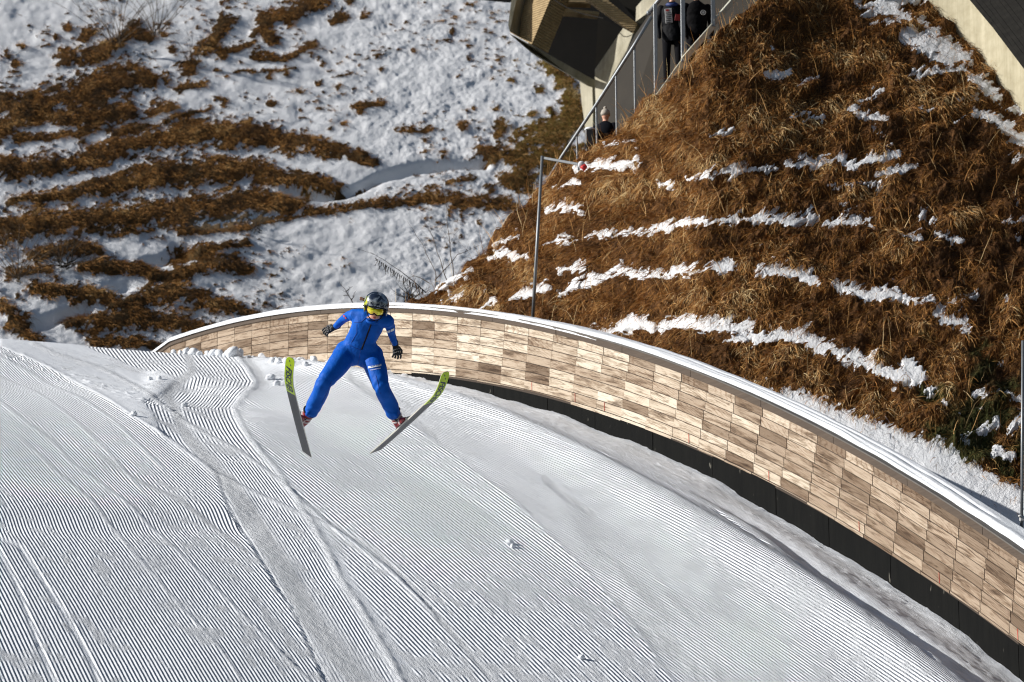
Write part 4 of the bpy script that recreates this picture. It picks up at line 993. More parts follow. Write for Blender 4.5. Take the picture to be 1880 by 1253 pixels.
for i, (c_, rx, ry) in enumerate(tor):
    t_ = (tor[min(i+1, len(tor)-1)][0]-tor[max(i-1, 0)][0]); sd = (J(705, 664)-J(612, 646)).normalized() if i < 3 else side
    rings.append(ell_ring(c_, t_, sd, rx*.93, ry, 24))
bd_.ring_loft(rings)
# shoulders
shL, shR = J(650, 579, -.22), J(712, 590, -.24)
cl_limb(bd_, [J(672, 581, -.27), shL], [.090, .076]); cl_limb(bd_, [J(694, 586, -.27), shR], [.090, .078])
# arms reach back and out
elL, wrL = J(632, 585.5, .02), J(614.5, 601, .17)
elR, wrR = J(718.5, 612, -.02), J(726, 635, .12)
cl_limb(bd_, [shL, (shL+elL)/2+V3(0, 0, .012), elL, (elL+wrL)/2, wrL], [.066, .060, .050, .046, .034])
cl_limb(bd_, [shR, (shR+elR)/2+V3(.008, 0, 0), elR, (elR+wrR)/2, wrR], [.066, .060, .050, .044, .033])
# legs
knL, anL = J(594.5, 704, -.16), J(568.5, 757, .12)
knR, anR = J(701, 713, -.14), J(723, 758, .14)
cl_limb(bd_, [hipL+V3(0, 0, .01), hipL.lerp(knL, .45)+V3(.01, -.02, 0), knL, knL.lerp(anL, .35)+V3(.012, .02, 0), knL.lerp(anL, .75)+V3(.012, 0, 0), knL.lerp(anL, .93)+V3(.012, 0, -.01)], [.142, .128, .094, .095, .093, .084], 20)
cl_limb(bd_, [hipR+V3(0, 0, .01), hipR.lerp(knR, .45)+V3(.005, -.02, 0), knR, knR.lerp(anR, .35)+V3(0, .02, 0), knR.lerp(anR, .75), knR.lerp(anR, .95)+V3(0, 0, -.02)], [.140, .126, .090, .095, .092, .084], 20)
cl_limb(bd_, [J(645, 655, .04), J(657, 653, .04), J(672, 658, .04)], [.12, .115, .12])
# neck and head (one skin with the body)
hc = J(690, 566.5, -.44); hup = Vector((.12, -.50, .80)).normalized(); hside = (Vector((1, 0, -.16))-hup*Vector((1, 0, -.10)).dot(hup)).normalized(); hf = hup.cross(hside)
if hf.z > 0: hf = -hf
def H(x, f, u): return hc+hside*x+hf*f+hup*u
cl_limb(bd_, [J(683, 585, -.30), H(0, -.02, -.09)], [.058, .055])
bd_.ball(H(0, -.01, .03), 1.0, 0, 20, 14, Matrix([(hside*.072), (hf*.09), (hup*.105)]).transposed())
bd_.ball(H(0, .028, -.06), 1.0, 0, 18, 12, Matrix([(hside*.052), (hf*.052), (hup*.062)]).transposed())
bd_.ball(H(0, .050, -.105), 1.0, 0, 14, 10, Matrix([(hside*.026), (hf*.024), (hup*.022)]).transposed())
for sx in (-1, 1): bd_.ball(H(sx*.036, .045, -.045), 1.0, 0, 14, 10, Matrix([(hside*.024), (hf*.026), (hup*.028)]).transposed())
# hands inside the gloves
bd_.cone(wrL, wrL+(wrL-elL).normalized()*.10, .03, .022); bd_.cone(wrR, wrR+(wrR-elR).normalized()*.10, .028, .022)
# feet inside the boots
bd_.cone(anL, anL+V3(-.02, -.10, -.04), .045, .03); bd_.cone(anR, anR+V3(.03, -.10, -.04), .045, .03)
ob = bd_.build('body', [M_suit, M_skin], jr); fuse(ob, .009, 34, .5)
me = ob.data; off = wloc(jr); nv = len(me.vertices); co = np.empty(nv*3, np.float32); me.vertices.foreach_get('co', co); co = co.reshape(-1, 3)+np.array(off)
# cloth wrinkles at the joints
no = np.empty(nv*3, np.float32); me.vertices.foreach_get('normal', no); no = no.reshape(-1, 3)
def wr(p, rad, amp_, fr, d):
    g = np.exp(-((co-np.array(p))**2).sum(1)/rad**2); ph_ = ((co-np.array(p))@np.array(Vector(d).normalized()))*fr; return amp_*g*np.sin(ph_+1.5*np.sin(ph_*.37))
wdis = wr(knL, .15, .009, 52, (knL-hipL))+wr(knR, .15, .009, 50, (knR-hipR)+V3(.2, 0, 0))+wr(pel, .20, .007, 42, (0.4, 0, 1))+wr(waist, .15, .007, 45, (.1, -.3, 1))+wr(shL, .1, .006, 60, (elL-shL))+wr(shR, .1, .006, 60, (elR-shR))+wr(anL, .15, .009, 60, (0, 0, 1))+wr(anR, .15, .009, 60, (.2, 0, 1))+wr(hipL, .20, .008, 40, (knL-hipL)+V3(.2,0,.1))+wr(hipR, .20, .008, 40, (knR-hipR)+V3(-.2,0,.1))+wr(chest, .16, .006, 38, (1, 0, .5))
nh = np.linalg.norm(co-np.array(hc), axis=1) > .19
co2 = co+no*(wdis*nh*.6)[:, None]
me.vertices.foreach_set('co', (co2-np.array(off)).astype(np.float32).ravel())
rel = co-np.array(hc); hu = rel@np.array(hup); hfz = rel@np.array(hf)
skinv = (np.linalg.norm(rel-np.array(hup)*-.03, axis=1) < .135)&(hu > -.13)&(hfz > -.02)
pm = np.zeros(len(me.polygons), np.int32)
for i, p in enumerate(me.polygons):
    if skinv[p.vertices[0]]: pm[i] = 1
me.polygons.foreach_set('material_index', pm); me.update()
def on_surface(p, d=(0, -1, 0), offs=.004):
    """push a point onto the body surface seen along d"""
    dg = bpy.context.evaluated_depsgraph_get()
    ok, loc, n_, _ = ob.ray_cast(Vector(p)-off-Vector(d)*-1.0*1.0 if False else Vector(p)-off+Vector(d)*1.0, -Vector(d))
    return (loc+off+n_*offs, n_) if ok else (Vector(p), Vector((0, -1, 0)))
def front(px_, py_, offs=.004):
    o_ = J(px_, py_, -1.2)-off; d_ = (J(px_, py_, 0)-J(px_, py_, -1.2)).normalized()
    ok, loc, n_, _ = ob.ray_cast(o_, d_)
    return (loc+off+n_*offs, n_) if ok else (None, None)
def ribbon(name, pxs, w, mat, parent, offs=.004, thick=.004):
    """strip lying on the suit; pxs is a pixel polyline, w width in metres"""
    pts = []
    for (a, b) in zip(pxs[:-1], pxs[1:]):
        m = max(2, int(math.hypot(b[0]-a[0], b[1]-a[1])/1.5))
        for k in range(m): pts.append((a[0]+(b[0]-a[0])*k/m, a[1]+(b[1]-a[1])*k/m))
    pts.append(pxs[-1]); P_ = []; N_ = []
    for p in pts:
        l, n_ = front(*p, offs)
        if l is not None: P_.append(l); N_.append(n_)
    rings_ = []
    for i in range(len(P_)):
        t_ = (P_[min(i+1, len(P_)-1)]-P_[max(i-1, 0)]).normalized(); s_ = t_.cross(N_[i]).normalized()
        a = P_[i]; rings_.append([a-s_*w/2-N_[i]*.004, a-s_*w/2+N_[i]*thick*.5, a+N_[i]*thick, a+s_*w/2+N_[i]*thick*.5, a+s_*w/2-N_[i]*.004])
    mb = MB(); mb.ring_loft(rings_); return mb.build(name, mat, parent, True)
M_blk = simple('black_trim', (.006, .006, .009), .6, Specular_IOR_Level=.15); M_white = simple('white_print', (.75, .78, .82), .6, var=.1, scale=60)
ribbon('zip', [(681.5, 595), (677, 608), (671, 624), (664, 642)], .017, M_blk, jr)
M_seam = simple('suit_seam', (.0, .05, .32), .6)
for ln in [[(650,592),(662,592),(672,584)], [(655,596),(655,612),(645,629)], [(640,633),(652,639),(663,643)], [(662,643),(660,655),(657,670)], [(690,690),(694,705),(698,724)], [(609,700),(600,722),(590,742)]]:
    ribbon('seam', ln, .006, M_seam, jr, .001, .003)
# collar
mb = MB(); cr = []
for k in range(20):
    a = 2*math.pi*k/20; cr.append(J(683.5, 589, -.32)+hside*math.cos(a)*.066+hf*math.sin(a)*.064+hup*(.012-.02*math.sin(a)))
cr.append(cr[0]); mb.tube(cr, .016, 8); mb.build('collar', M_suit, jr, True)
# thigh print, sleeve patches
def patch(name, quads, mat, parent, offs=.006):
    """small printed panels following the suit: quads in pixels"""
    mb = MB()
    for q in quads:
        (x0, y0), (x1, y1), (x2, y2), (x3, y3) = q; nu, nv_ = 8, 3; vs = []; okk = True
        for i in range(nu+1):
            for j in range(nv_+1):
                u, v = i/nu, j/nv_
                x = (x0*(1-u)+x1*u)*(1-v)+(x3*(1-u)+x2*u)*v; y = (y0*(1-u)+y1*u)*(1-v)+(y3*(1-u)+y2*u)*v
                l, n_ = front(x, y, offs); okk &= l is not None; vs.append(l)
        if okk: mb.add(vs, [(i*(nv_+1)+j, (i+1)*(nv_+1)+j, (i+1)*(nv_+1)+j+1, i*(nv_+1)+j+1) for i in range(nu) for j in range(nv_)])
    return mb.build(name, mat, parent, False)
patch('thigh_label', [[(676.2,673.2),(699.8,668.8),(699.8,672.8),(676.2,677.0)]], M_white, jr)
M_print = simple('blue_print', (.0, .07, .36), .6)
lq = []; x = 681.0
for w in (1.4,1.0,1.6,1.2,.8, 0,1.5,1.2,1.0,1.5):
    if w: yy = 672.2-(x-676)*.186+1.2; lq.append([(x, yy), (x+w, yy-.2), (x+w, yy+1.5), (x, yy+1.7)])
    x += w+.6
patch('label_letters', lq, M_print, jr, .0085)
lq = []; x = 681.0
for w in (1.2,1.4,.8,1.3, 0,1.6,1.0,1.3,1.5,1.1):
    if w: yy = 679.3-(x-681)*.19; lq.append([(x, yy), (x+w, yy-.2), (x+w, yy+1.3), (x, yy+1.5)])
    x += w+.7
patch('label_letters', lq, M_white, jr)
patch('sleeve_emblem', [[(629,577.5),(634.5,575.8),(638.5,583.5),(633,588)]], M_white, jr)
M_redp = simple('red_print', (.5, .03, .03), .6)
patch('sleeve_emblem', [[(631,579.5),(633.5,578.8),(634.5,581.5),(632,582.5)],[(634,583),(636.2,582),(637,584.5),(635,585.5)]], M_redp, jr, .009)
patch('sleeve_emblem', [[(632.5,581.2),(635.4,580),(636,581.6),(633.4,583)]], M_print, jr, .009)
patch('arm_band', [[(710,608.2),(716.2,605.6),(716.8,609.4),(711.6,611.6)],[(717.0,605.2),(723.2,602.4),(723.0,606.6),(717.6,609)]], M_white, jr)
# face details
mb = MB(); mb.ball(H(0, .083, -.052), 1.0, 0, 12, 8, Matrix([(hside*.013), (hf*.018), (hup*.02)]).transposed()); mb.build('nose', M_skin, jr, True)
mb = MB(); mb.ball(H(0, .078, -.083), 1.0, 0, 14, 8, Matrix([(hside*.022), (hf*.008), (hup*.0045)]).transposed()); mb.ball(H(0, .076, -.091), 1.0, 0, 14, 8, Matrix([(hside*.018), (hf*.009), (hup*.005)]).transposed()); mb.build('mouth', M_lips, jr, True)
# helmet
t = NT('helmet_shell'); tc = t.t.nodes.new('ShaderNodeTexCoord').outputs['Object']; n1 = t.noise(tc, 16, 3, .5, 1.0)
xyz = t.n('ShaderNodeSeparateXYZ', None, Vector=tc)
lft = t.ramp(t.math('ADD', t.math('MULTIPLY', t.math('SUBTRACT', xyz.outputs[0], hc.x-jr.location.x), -4.0), t.math('MULTIPLY', n1, .6)), [(.66, (0, 0, 0)), (.70, (1, 1, 1))])
c = t.mix(t.ramp(n1, [(.45, (0, 0, 0)), (.62, (1, 1, 1))]), (.025, .04, .075, 1), (.42, .47, .52, 1)); c = t.mix(t.math('MULTIPLY', lft, t.ramp(t.noise(tc, 30, 2), [(.42, (0, 0, 0)), (.5, (1, 1, 1))])), c, (.62, .66, .03, 1))
M_helm = t.out(c, .22, None, 0.45, Coat_Weight=.6, Coat_Roughness=.08)
hel = MB(); rg_ = []; NH = 36
def HM(x, f, u): return H(x*1.09, f*1.02-.006, u*1.05)
for i in range(16):
    u = 1-i/15*1.85; rr = math.sqrt(max(0, 1-u*u)) if u > 0 else (1-.10*(-u)**1.5)
    if i == 0: rr = .02
    ring = []
    for k in range(NH):
        a = 2*math.pi*k/NH; fx = math.cos(a)*.134*rr; fy = math.sin(a)*(.150 if math.sin(a) < 0 else .132)*rr; uu = .045+u*.138
        if u < 0:       # open face: front rim lifts
            fr_ = max(0, math.sin(a)); uu = .045+u*.138*(1-.95*sstep(.10, .45, np.array(fr_)))
        ring.append(HM(fx, fy-.006, float(uu)))
    rg_.append(ring)
hel.ring_loft(rg_, cap=False)
hel.add(rg_[0], [tuple(range(NH))])
hm = hel.build('helmet', M_helm, jr, True)
so = hm.modifiers.new('t', 'SOLIDIFY'); so.thickness = .014; so.offset = -1
mb = MB(); mb.tube([HM(x, f, u) for x, f, u in [(-.132, .03, .015), (-.115, .085, .030), (-.07, .122, .052), (0, .136, .060), (.07, .122, .052), (.115, .085, .030), (.132, .03, .015)]], [.006]*7, 8); mb.build('helmet_rim', M_blk, hm, True) if False else mb.build('helmet_rim', M_blk, jr, True)
# raised lettering-like marks on the brow of the helmet: pale scuffs following the shell
mb = MB()
for k in range(9):
    a = R(90+26-k*6.5); u0 = .098+.006*math.sin(k*2.1)
    for dv in (0, 1):
        p_ = [HM(math.cos(a+da)*.134*math.sqrt(1-((uu-.045)/.138)**2)*1.012, math.sin(a+da)*.132*math.sqrt(1-((uu-.045)/.138)**2)*1.012-.006, uu) for da, uu in ((0, u0+dv*.011), (.045, u0+dv*.011), (.045, u0+dv*.011+.004), (0, u0+dv*.011+.004))]
        mb.add(p_, [(0, 1, 2, 3)])
    p_ = [HM(math.cos(a+da)*.134*math.sqrt(1-((uu-.045)/.138)**2)*1.012, math.sin(a+da)*.132*math.sqrt(1-((uu-.045)/.138)**2)*1.012-.006, uu) for da, uu in ((0, u0), (.014, u0), (.014, u0+.014), (0, u0+.014))]
    if k % 2 == 0: mb.add(p_, [(0, 1, 2, 3)])
mb.build('helmet_letters', simple('grey_print', (.5, .52, .52), .4), jr)
# goggles
t = NT('mirrored_lens'); tc = t.t.nodes.new('ShaderNodeTexCoord').outputs['Object']
c = t.mix(t.ramp(t.noise(tc, 14, 2, .5, .8), [(.40, (0, 0, 0)), (.60, (1, 1, 1))]), (.80, .85, .03, 1), (.95, .62, .02, 1))
M_lens = t.out(c, .12, None, .35, Coat_Weight=1.0, Coat_Roughness=.03)
gl = MB(); rows = []
for j in range(7):
    v = j/6
    row = []
    for i in range(25):
        u = (i/24-.5)*2; a = u*R(66)
        top_ = .040-.006*u*u; bot = -.045+.026*math.exp(-(u/.17)**2)+.012*abs(u)**3
        rr_ = .114-.010*(abs(v-.5)*2)**2
        row.append(H(math.sin(a)*rr_*.93, math.cos(a)*rr_-.005, bot+(top_-bot)*v-.006))
    rows.append(row)
gl.add([p for r in rows for p in r], [(j*25+i, j*25+i+1, (j+1)*25+i+1, (j+1)*25+i) for j in range(6) for i in range(24)])
lens = gl.build('goggles', M_lens, jr, True)
fr = [rows[0][i] for i in range(25)]+[rows[j][24] for j in range(1, 7)]+[rows[6][i] for i in range(23, -1, -1)]+[rows[j][0] for j in range(5, -1, -1)]
mb = MB(); mb.tube(fr, .0065, 8); gf = mb.build('goggle_frame', M_blk, lens, True)
for sx in (-1, 1):
    mb = MB(); st_ = [H(sx*math.sin(R(66))*.105, .045, -.012), H(sx*.118, .01, .004), H(sx*.130, -.05, .02), H(sx*.105, -.11, .03), H(sx*.05, -.148, .032)]
    for a, b in zip(st_[:-1], st_[1:]): mb.bar(a, b, .004, .03, up=hup, bev=.001)
    mb.build('goggle_strap', M_blk, lens)
mb = MB(); mb.tube([H(-.095, .03, -.04), H(-.075, .045, -.09), H(-.03, .06, -.128), H(.03, .06, -.128), H(.075, .045, -.09), H(.095, .03, -.04)], .006, 6); mb.build('chin_strap', M_blk, jr, True)
# tuft of hair behind the helmet
mb = MB(); hb = J(667, 550, -.28); mb.tube([J(671, 553, -.30), hb, J(663, 548.5, -.26), J(661, 551, -.25)], [.012, .018, .022, .008], 10)
for i in range(14):
    mb.tube([hb, hb+V3(R_.uniform(-.05, -.02), R_.uniform(-.02, .02), R_.uniform(-.02, .02))], [.004, .001], 4)
mb.build('hair', M_hair, jr, True)
# gloves with five separate fingers
M_glove = simple('black_glove', (.014, .014, .015), .55, var=.3, scale=80, bump=.004)
def glove(wr_, dirv, palm_n, mirror, name='glove'):
    d = Vector(dirv).normalized(); n = Vector(palm_n); n = (n-d*n.dot(d)).normalized(); s = d.cross(n)*mirror
    mb = MB()
    G = 1.17
    def Q(a, b, c_): return wr_+(d*a+s*b+n*c_)*G
    mb.cone(Q(-.035, 0, 0), Q(.02, 0, 0), .040, .036, 16)
    rr = [ell_ring(Q(a, 0, 0), d, s, rx, ry, 16) for a, rx, ry in ((.0, .033, .030), (.03, .042, .026), (.065, .048, .024), (.09, .045, .020))]
    mb.ring_loft(rr)
    for k, (b, L_, r0) in enumerate(((-.033, .066, .0125), (-.011, .078, .0135), (.012, .073, .013), (.033, .058, .0115))):
        cu = .35+.12*k; p = Q(.082, b, 0); q1 = p+(d*math.cos(cu*.6)+n*math.sin(cu*.6))*L_*.42+s*b*.25; q2 = q1+(d*math.cos(cu*1.8)+n*math.sin(cu*1.8))*L_*.33; q3 = q2+(d*math.cos(cu*3)+n*math.sin(cu*3))*L_*.27
        for a_, b_, ra, rb in ((p, q1, r0, r0*.95), (q1, q2, r0*.95, r0*.88), (q2, q3, r0*.88, r0*.74)): mb.cone(a_, b_, ra, rb, 10)
    p = Q(.022, -.036, .006); q1 = Q(.055, -.060, .020); q2 = Q(.080, -.062, .036)
    mb.cone(p, q1, .016, .0145, 10); mb.cone(q1, q2, .0145, .011, 10)
    g = mb.build(name, M_glove, jr); fuse(g, .0032, 4, .5)
    st_ = MB()
    for k, b in enumerate((-.03, -.01, .012, .032)):
        for q in (0, 1):
            x0 = .028+q*.028+.004*k; st_.tube([Q(x0, b-.006, -.0285+.002*q), Q(x0+.012, b, -.030+.003*q), Q(x0+.006, b+.008, -.0285+.002*q)], .0022, 6)
    for k, b in enumerate((-.037, -.012, .013, .037)): st_.tube([Q(.095, b-.006, -.012), Q(.105, b+.004, -.014)], .002, 6)
    st_.build('glove_print', simple('silver_print', (.45, .43, .40), .4), g, True)
    return g
glove(wrL, (-.85, .05, -.38), (.15, .95, -.35), 1)
glove(wrR, (.16, .05, -.95), (-.3, .9, .1), -1)
# ================================================================ skis
M_lime = simple('lime_ski_base', (.52, .72, .012), .3, var=.05); M_grey = simple('graphite_ski_base', (.040, .042, .047), .35, var=.12, scale=8)
M_top = simple('ski_top_sheet', (.50, .49, .44), .4, var=.1); M_logo = simple('navy_logo_ink', (.02, .035, .07), .4)
LEN = 2.36; SWD = .108
def make_ski(tail, tip, nhint, label, flip):
    tail = Vector(tail); tip = Vector(tip); d = (tip-tail).normalized(); L_ = (tip-tail).length
    n = Vector(nhint); n = (n-d*n.dot(d)).normalized(); w = n.cross(d)
    root = empty('ski', tail+d*L_*.45, label, 'ski', 'pair of jumping skis')
    def Q(a, b, c_):           # a along 0..L, b across, c above base
        bend = .24*max(0, (a/L_-.80)/.20)**2.0*.55 + .015*(2*a/L_-1)**2
        return tail+d*a+w*b+n*(c_+bend)
    def half(u):               # half width
        x = 1.0-.05*math.sin(u*math.pi)
        if u > .965: x *= max(.02, 1-((u-.965)/.035)**3.2)**.5*.75+.25
        return SWD/2*x
    us = list(np.linspace(0, .965, 60))+list(np.linspace(.97, 1.0, 14)); th = lambda u: .006+.011*math.sin(min(1, u*1.02)*math.pi)**.6
    skew = lambda u, b: (-b*1.0 if u == 0 else 0)
    def sec(u, lo, hi):
        h = half(u); a = u*L_
        dd = flip*.05 if u == 0 else 0
        return [Q(a-dd, -h, lo), Q(a+dd, h, lo), Q(a+dd, h, hi), Q(a-dd, -h, hi)]
    mb = MB(); mb.ring_loft([sec(u, .0015, .0015+th(u)) for u in us]); mb.build('top_sheet', M_top, root)
    G0 = .735
    for nm, lo_, hi_, m in (('running_base', 0, G0, M_grey), ('tip_base', G0, 1.0, M_lime)):
        uu = [u for u in us if lo_ < u < hi_]; uu = [lo_]+uu+[hi_]; rg = []
        for i, u in enumerate(uu):
            h = half(u); sk = .045*flip if abs(u-G0) < 1e-6 else (0.05*flip if u == 0 else 0)
            rg.append([Q(u*L_-sk, -h, -.0015), Q(u*L_+sk, h, -.0015), Q(u*L_+sk, h, .0015), Q(u*L_-sk, -h, .0015)])
        mb = MB(); mb.ring_loft(rg); mb.build(nm, m, root)
    mb = MB()                  # running groove
    for b in (-.012, .012): mb.tube([Q(u*L_, b, -.0022) for u in np.linspace(.03, G0-.05, 20)], .0012, 4)
    mb.build('base_groove', M_grey, root)
    # lettering on the tip base, running from the tip towards the tail
    cu = bpy.data.curves.new('t', 'FONT'); cu.body = 'FISCHER'; cu.size = .118; cu.shear = .35; cu.extrude = .0006; cu.offset = .0022; cu.space_character = .92
    to = bpy.data.objects.new('t', cu); COL.objects.link(to); dg = bpy.context.evaluated_depsgraph_get(); dg.update()
    tm = bpy.data.meshes.new_from_object(to.evaluated_get(dg)); bpy.data.objects.remove(to)
    xs_ = [v.co.x for v in tm.vertices]; x0, x1 = min(xs_), max(xs_); ys_ = [v.co.y for v in tm.vertices]; ym = (min(ys_)+max(ys_))/2
    o_ = wloc(root)
    for v in tm.vertices:
        a = L_*.95-(v.co.x-x0)/(x1-x0)*(L_*.205); b = (v.co.y-ym)*.86; v.co = Q(a, b, -.003-v.co.z)-o_
    tm.materials.append(M_logo); lo = bpy.data.objects.new('lettering', tm); COL.objects.link(lo); lo.parent = root
    mb = MB()
    for sg in ((.90, .965, .036, .018), (.93, .985, .02, -.002)):
        a0, a1, b0, b1 = sg; mb.add([Q(a0*L_, b0, -.0032), Q(a1*L_, b1, -.0032), Q((a1+.004)*L_, b1-.012, -.0032), Q((a0+.004)*L_, b0-.012, -.0032)], [(0, 1, 2, 3)])
    mb.build('tip_mark', M_logo, root)
    # binding
    mb = MB(); mb.box(Q(L_*.43, 0, .030), (d*.10, w*.030, n*.008), bev=.003); mb.box(Q(L_*.475, 0, .040), (d*.025, w*.036, n*.016), bev=.004)
    mb.tube([Q(L_*.40, .02, .03), Q(L_*.385, .0, .075), Q(L_*.40, -.02, .03)], .005, 8); mb.build('binding', simple('binding_metal', (.35, .33, .30), .35, .6), root)
    return root, Q, d, w, n, L_
def ski_ends(px0, py0, px1, py1, yf, L_):
    """tail and tip from their pixels: tip nearer so that the real length is L_"""
    best = None
    for k in np.linspace(.6, 2.3, 341):
        a = J(px0, py0, yf*k); b = J(px1, py1, (yf-1)*k); e = abs((b-a).length-L_)
        if best is None or e < best[0]: best = (e, a, b)
    return best[1], best[2]
ta, tb = ski_ends(562.5, 836, 522.5, 677, .43, LEN)
SK1 = make_ski(ta, tb, (.44, .1, .9), 'left ski of the pair, standing steep with its whole base to the viewer', -1)
tc_, td_ = ski_ends(690, 832, 826, 706, .45, LEN)
SK2 = make_ski(tc_, td_, (-.38, .28, .86), 'right ski of the pair, slanting up to the right and seen nearly edge on', 1)
# boots
M_bred = simple('red_boot_leather', (.24, .012, .016), .3, var=.3, scale=20); M_bdk = simple('dark_boot_shell', (.03, .045, .06), .25, var=.4, scale=30); M_bwh = simple('pale_boot_strap', (.6, .5, .48), .4)
def boot(ank, SK, fr):
    root, Q, d, w, n, L_ = SK
    s0 = Q(L_*fr, 0, .045); toe = s0+d*.13; heel = s0-d*.10
    mb = MB()
    rings_ = []
    for a, c_, rx, ry in ((-.115, .045, .030, .035), (-.09, .055, .043, .055), (-.03, .055, .046, .058), (.05, .045, .046, .045), (.12, .034, .042, .034), (.165, .028, .028, .024)):
        rings_.append(ell_ring(s0+d*a+n*(c_-.02), d, w, rx, ry, 16, .2))
    mb.ring_loft(rings_); mid = s0-d*.05+n*.05; cl = [mid, mid.lerp(ank, .5), ank+(ank-mid).normalized()*.02]; cl_limb(mb, cl, [.066, .064, .068])
    b = mb.build('boot', M_bred, jr); fuse(b, .005, 4)
    mb = MB(); mb.box(s0+d*.02-n*.018, (d*.135, w*.038, n*.010), bev=.004); mb.build('sole', M_blk, b)
    mb = MB()
    for k, (aa, rr_) in enumerate(((.25, .062), (.6, .064))):
        p = mid.lerp(ank, aa); mb.ring_loft([ell_ring(p-(ank-mid).normalized()*.010, ank-mid, w, rr_+.009, rr_+.009, 18), ell_ring(p+(ank-mid).normalized()*.010, ank-mid, w, rr_+.009, rr_+.009, 18)])
    mb.ring_loft([ell_ring(s0+d*.03+n*.025, d, w, .051, .052, 16, .2), ell_ring(s0+d*.06+n*.022, d, w, .050, .048, 16, .2)])
    mb.build('strap', M_bwh, b, True)
    mb = MB(); mb.ball(mid.lerp(ank, .45)-V3(0, .045, 0), 1.0, 0, 14, 8, Matrix([(w*.04), (V3(0, .022, 0)), (n*.06)]).transposed()); mb.build('tongue', M_bdk, b, True)
    mb = MB(); p = ank+(ank-mid).normalized()*.015; rg = ell_ring(p, ank-mid, w, .078, .078, 18); mb.tube(rg+[rg[0]], .012, 8); mb.build('boot_cuff', M_blk, b, True)
boot(anL, SK1, .355); boot(anR, SK2, .375)
# ---- people on the stairs
def bystander(foot, h, mats, label, turn, build_head=True, hat=None, lean=0.0, group=None, extra=None):
    root = empty('person', foot, label, 'person', group); M_j, M_t = mats; c, s = math.cos(turn), math.sin(turn)
    def Q(x, y, z): x, y = x+0, y+lean*max(0, z-.9); return foot+V3(x*c-y*s, x*s+y*c, z)*1.0*(h/1.78)
    mb = MB()
    tor_ = [(.86, .19, .13), (.98, .20, .14), (1.1, .185, .13), (1.25, .20, .14), (1.38, .215, .14), (1.46, .17, .11), (1.52, .08, .07)]
    up_ = (Q(0, 0, 1)-Q(0, 0, 0)).normalized(); sd = (Q(1, 0, 0)-Q(0, 0, 0)).normalized()
    mb.ring_loft([ell_ring(Q(0, 0, z), up_, sd, rx, ry, 18) for z, rx, ry in tor_])
    for sx in (-1, 1):
        cl_limb(mb, [Q(sx*.10, 0, .90), Q(sx*.11, -.03, .5), Q(sx*.12, .04, .10)], [.105, .078, .062])
        cl_limb(mb, [Q(sx*.12, .04, .06), Q(sx*.13, -.12, .035)], [.055, .04])
        cl_limb(mb, [Q(sx*.20, 0, 1.42), Q(sx*.27, .03, 1.14), Q(sx*.24, -.12, .92), Q(sx*.22, -.16, .84)], [.075, .062, .052, .035])
    mb.cone(Q(0, 0, 1.48), Q(0, -.02, 1.58), .06, .055); mb.ball(Q(0, -.02, 1.67), (.078, .095, .112), 0, 18, 12)
    mb.ball(Q(0, -.11, 1.65), (.014, .018, .02), 0, 8, 6)
    b = mb.build('body', [M_j, M_t, M_skin], root); fuse(b, .014, 5)
    o_ = wloc(root); me = b.data; k = h/1.78
    pm = np.zeros(len(me.polygons), np.int32)
    for i, p in enumerate(me.polygons):
        z = p.center.z/k
        pm[i] = 1 if z < .84 and (abs((p.center.x*c+p.center.y*s)/k) < .2) else (2 if z > 1.53 else 0)
    me.polygons.foreach_set('material_index', pm)
    # jacket skirt and quilt seams
    mj = MB(); mj.ring_loft([ell_ring(Q(0, 0, z), up_, sd, rx, ry, 20) for z, rx, ry in ((.78, .205, .155), (.84, .215, .165), (.95, .218, .165), (1.05, .212, .158), (1.07, .200, .15), (1.09, .212, .158), (1.22, .222, .162), (1.24, .212, .155), (1.26, .224, .162), (1.38, .228, .155), (1.46, .18, .12))], cap=False); mj.build('jacket', M_j, root, True)
    if hat is not None:
        mh = MB(); mh.ring_loft([ell_ring(Q(0, -.015, z), up_, sd, rx*1.0, rx*1.15, 18) for z, rx in ((1.66, .090), (1.70, .096), (1.73, .092), (1.78, .075), (1.81, .035), (1.815, .005))]); mh.ball(Q(0, 0, 1.83), .035); mh.build('beanie', hat, root, True)
    else:
        mh = MB(); mh.ball(Q(0, .0, 1.68), (.105, .125, .13), 0, 18, 12); mh.build('hood_up', M_j, root, True)
    if extra: extra(Q, root, k)
    return root
M_bj = simple('black_padded_jacket', (.0045, .005, .007), .7, var=.5, scale=6, bump=.04, Specular_IOR_Level=.12); M_bt = simple('black_trousers', (.006, .006, .008), .9, var=.3, Specular_IOR_Level=.1)
M_lab = simple('grey_white_print', (.42, .42, .42), .6, var=.5, scale=45); M_nb = simple('blue_hood', (.01, .03, .14), .6); M_rp = simple('red_panel', (.35, .02, .02), .6)
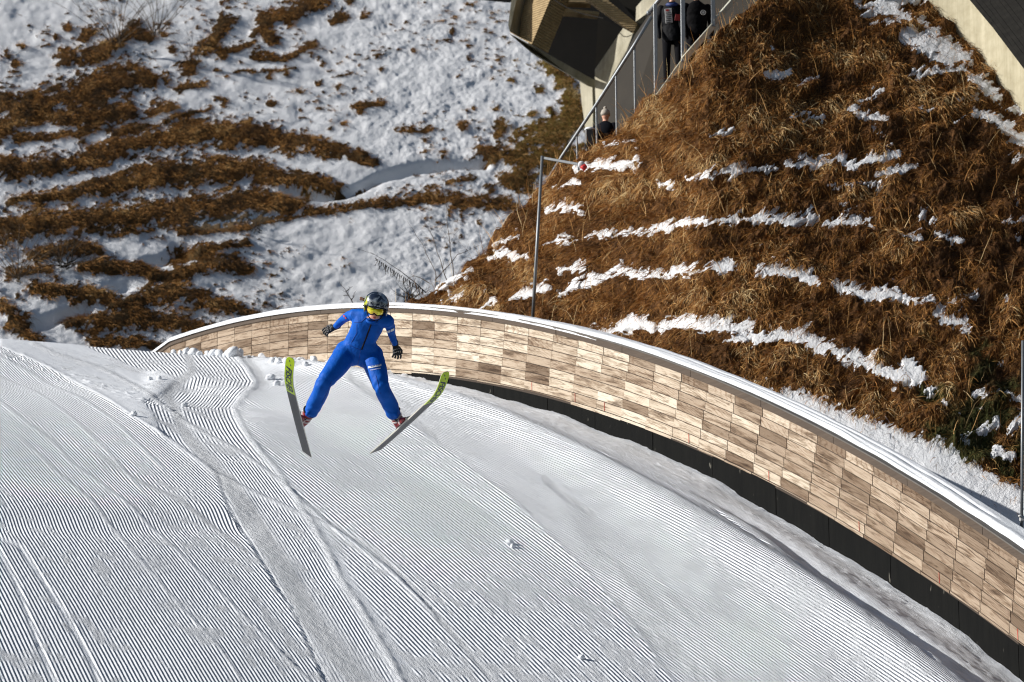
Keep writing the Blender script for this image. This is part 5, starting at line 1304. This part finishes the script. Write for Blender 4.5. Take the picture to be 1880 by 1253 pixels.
def ex1(Q, root, k):
    mb = MB(); mb.box(Q(-.055, -.172, 1.23), (V3(.07, 0, .01), V3(.0, .006, 0), V3(-.01, 0, .15)), bev=.003)
    mb.build('chest_print', M_lab, root)
    mb = MB(); mb.box(Q(-.075, -.181, 1.33), (V3(.03, 0, 0), V3(0, .004, 0), V3(0, 0, .018))); mb.build('red_print', M_rp, root)
    for j in range(6):
        mb = MB(); mb.box(Q(-.055+.01*(j % 2), -.180, 1.28-.035*j), (V3(.05, 0, .004), V3(0, .002, 0), V3(0, 0, .006))); mb.build('print_line', M_bt, root)
    mb = MB(); mb.box(Q(.12, -.165, 1.19), (V3(.07, .02, .0), V3(0, .006, 0), V3(.01, 0, .065)), bev=.003); mb.build('red_patch', M_rp, root)
    mb = MB(); mb.tube([Q(-.09, -.02, 1.47), Q(-.07, -.10, 1.46), Q(0, -.14, 1.44), Q(.07, -.10, 1.46), Q(.09, -.02, 1.47), Q(0, .08, 1.50), Q(-.09, -.02, 1.47)], .04, 10); mb.build('hood', M_nb, root, True)
    mb = MB(); mb.box(Q(-.30, -.05, 1.15), (V3(.022, 0, .01), V3(0, .03, 0), V3(-.01, 0, .06)), bev=.008); mb.build('sleeve_print', simple('white_sleeve_print', (.6, .62, .66), .6), root)
pA = at(1236, 156, rd(1215)+.7); bystander(pA, 1.98, (M_bj, M_bt), 'person in black jacket with white and red prints and a blue hood behind the railing', R(-8), extra=ex1, group='people on the stairs')
def ex2(Q, root, k):
    c0 = Q(.08, -.17, 1.27); mb = MB(); n = 24
    rg = [c0+V3(math.cos(2*math.pi*q/n)*.048, 0, math.sin(2*math.pi*q/n)*.048) for q in range(n)]; mb.tube(rg+[rg[0]], .005, 6)
    for a in range(0, 180, 45): mb.bar(c0+V3(math.cos(R(a+20))*.035, -.002, math.sin(R(a+20))*.035), c0-V3(math.cos(R(a+20))*.035, .002, math.sin(R(a+20))*.035), .007, .004, up=(0, 1, 0))
    mb.build('round_emblem', M_lab, root)
pB = at(1280, 156, rd(1276)+.7); bystander(pB, 2.0, (simple('plain_black_jacket', (.003, .003, .004), .8, var=.4, bump=.03, scale=6, Specular_IOR_Level=.1), M_bt), 'person in plain black jacket with a small round white emblem behind the railing', R(10), extra=ex2, group='people on the stairs', lean=-.05)
pC = at(1112, 352, rd(1112)+1.0); bystander(pC, 1.68, (simple('dark_navy_jacket', (.004, .005, .009), .8, var=.4, Specular_IOR_Level=.1), M_bt), 'person in a pale beanie and dark jacket half hidden lower on the stairs', R(160), hat=simple('pale_knit', (.42, .38, .33), .9, var=.2, scale=50, bump=.01), group='people on the stairs')
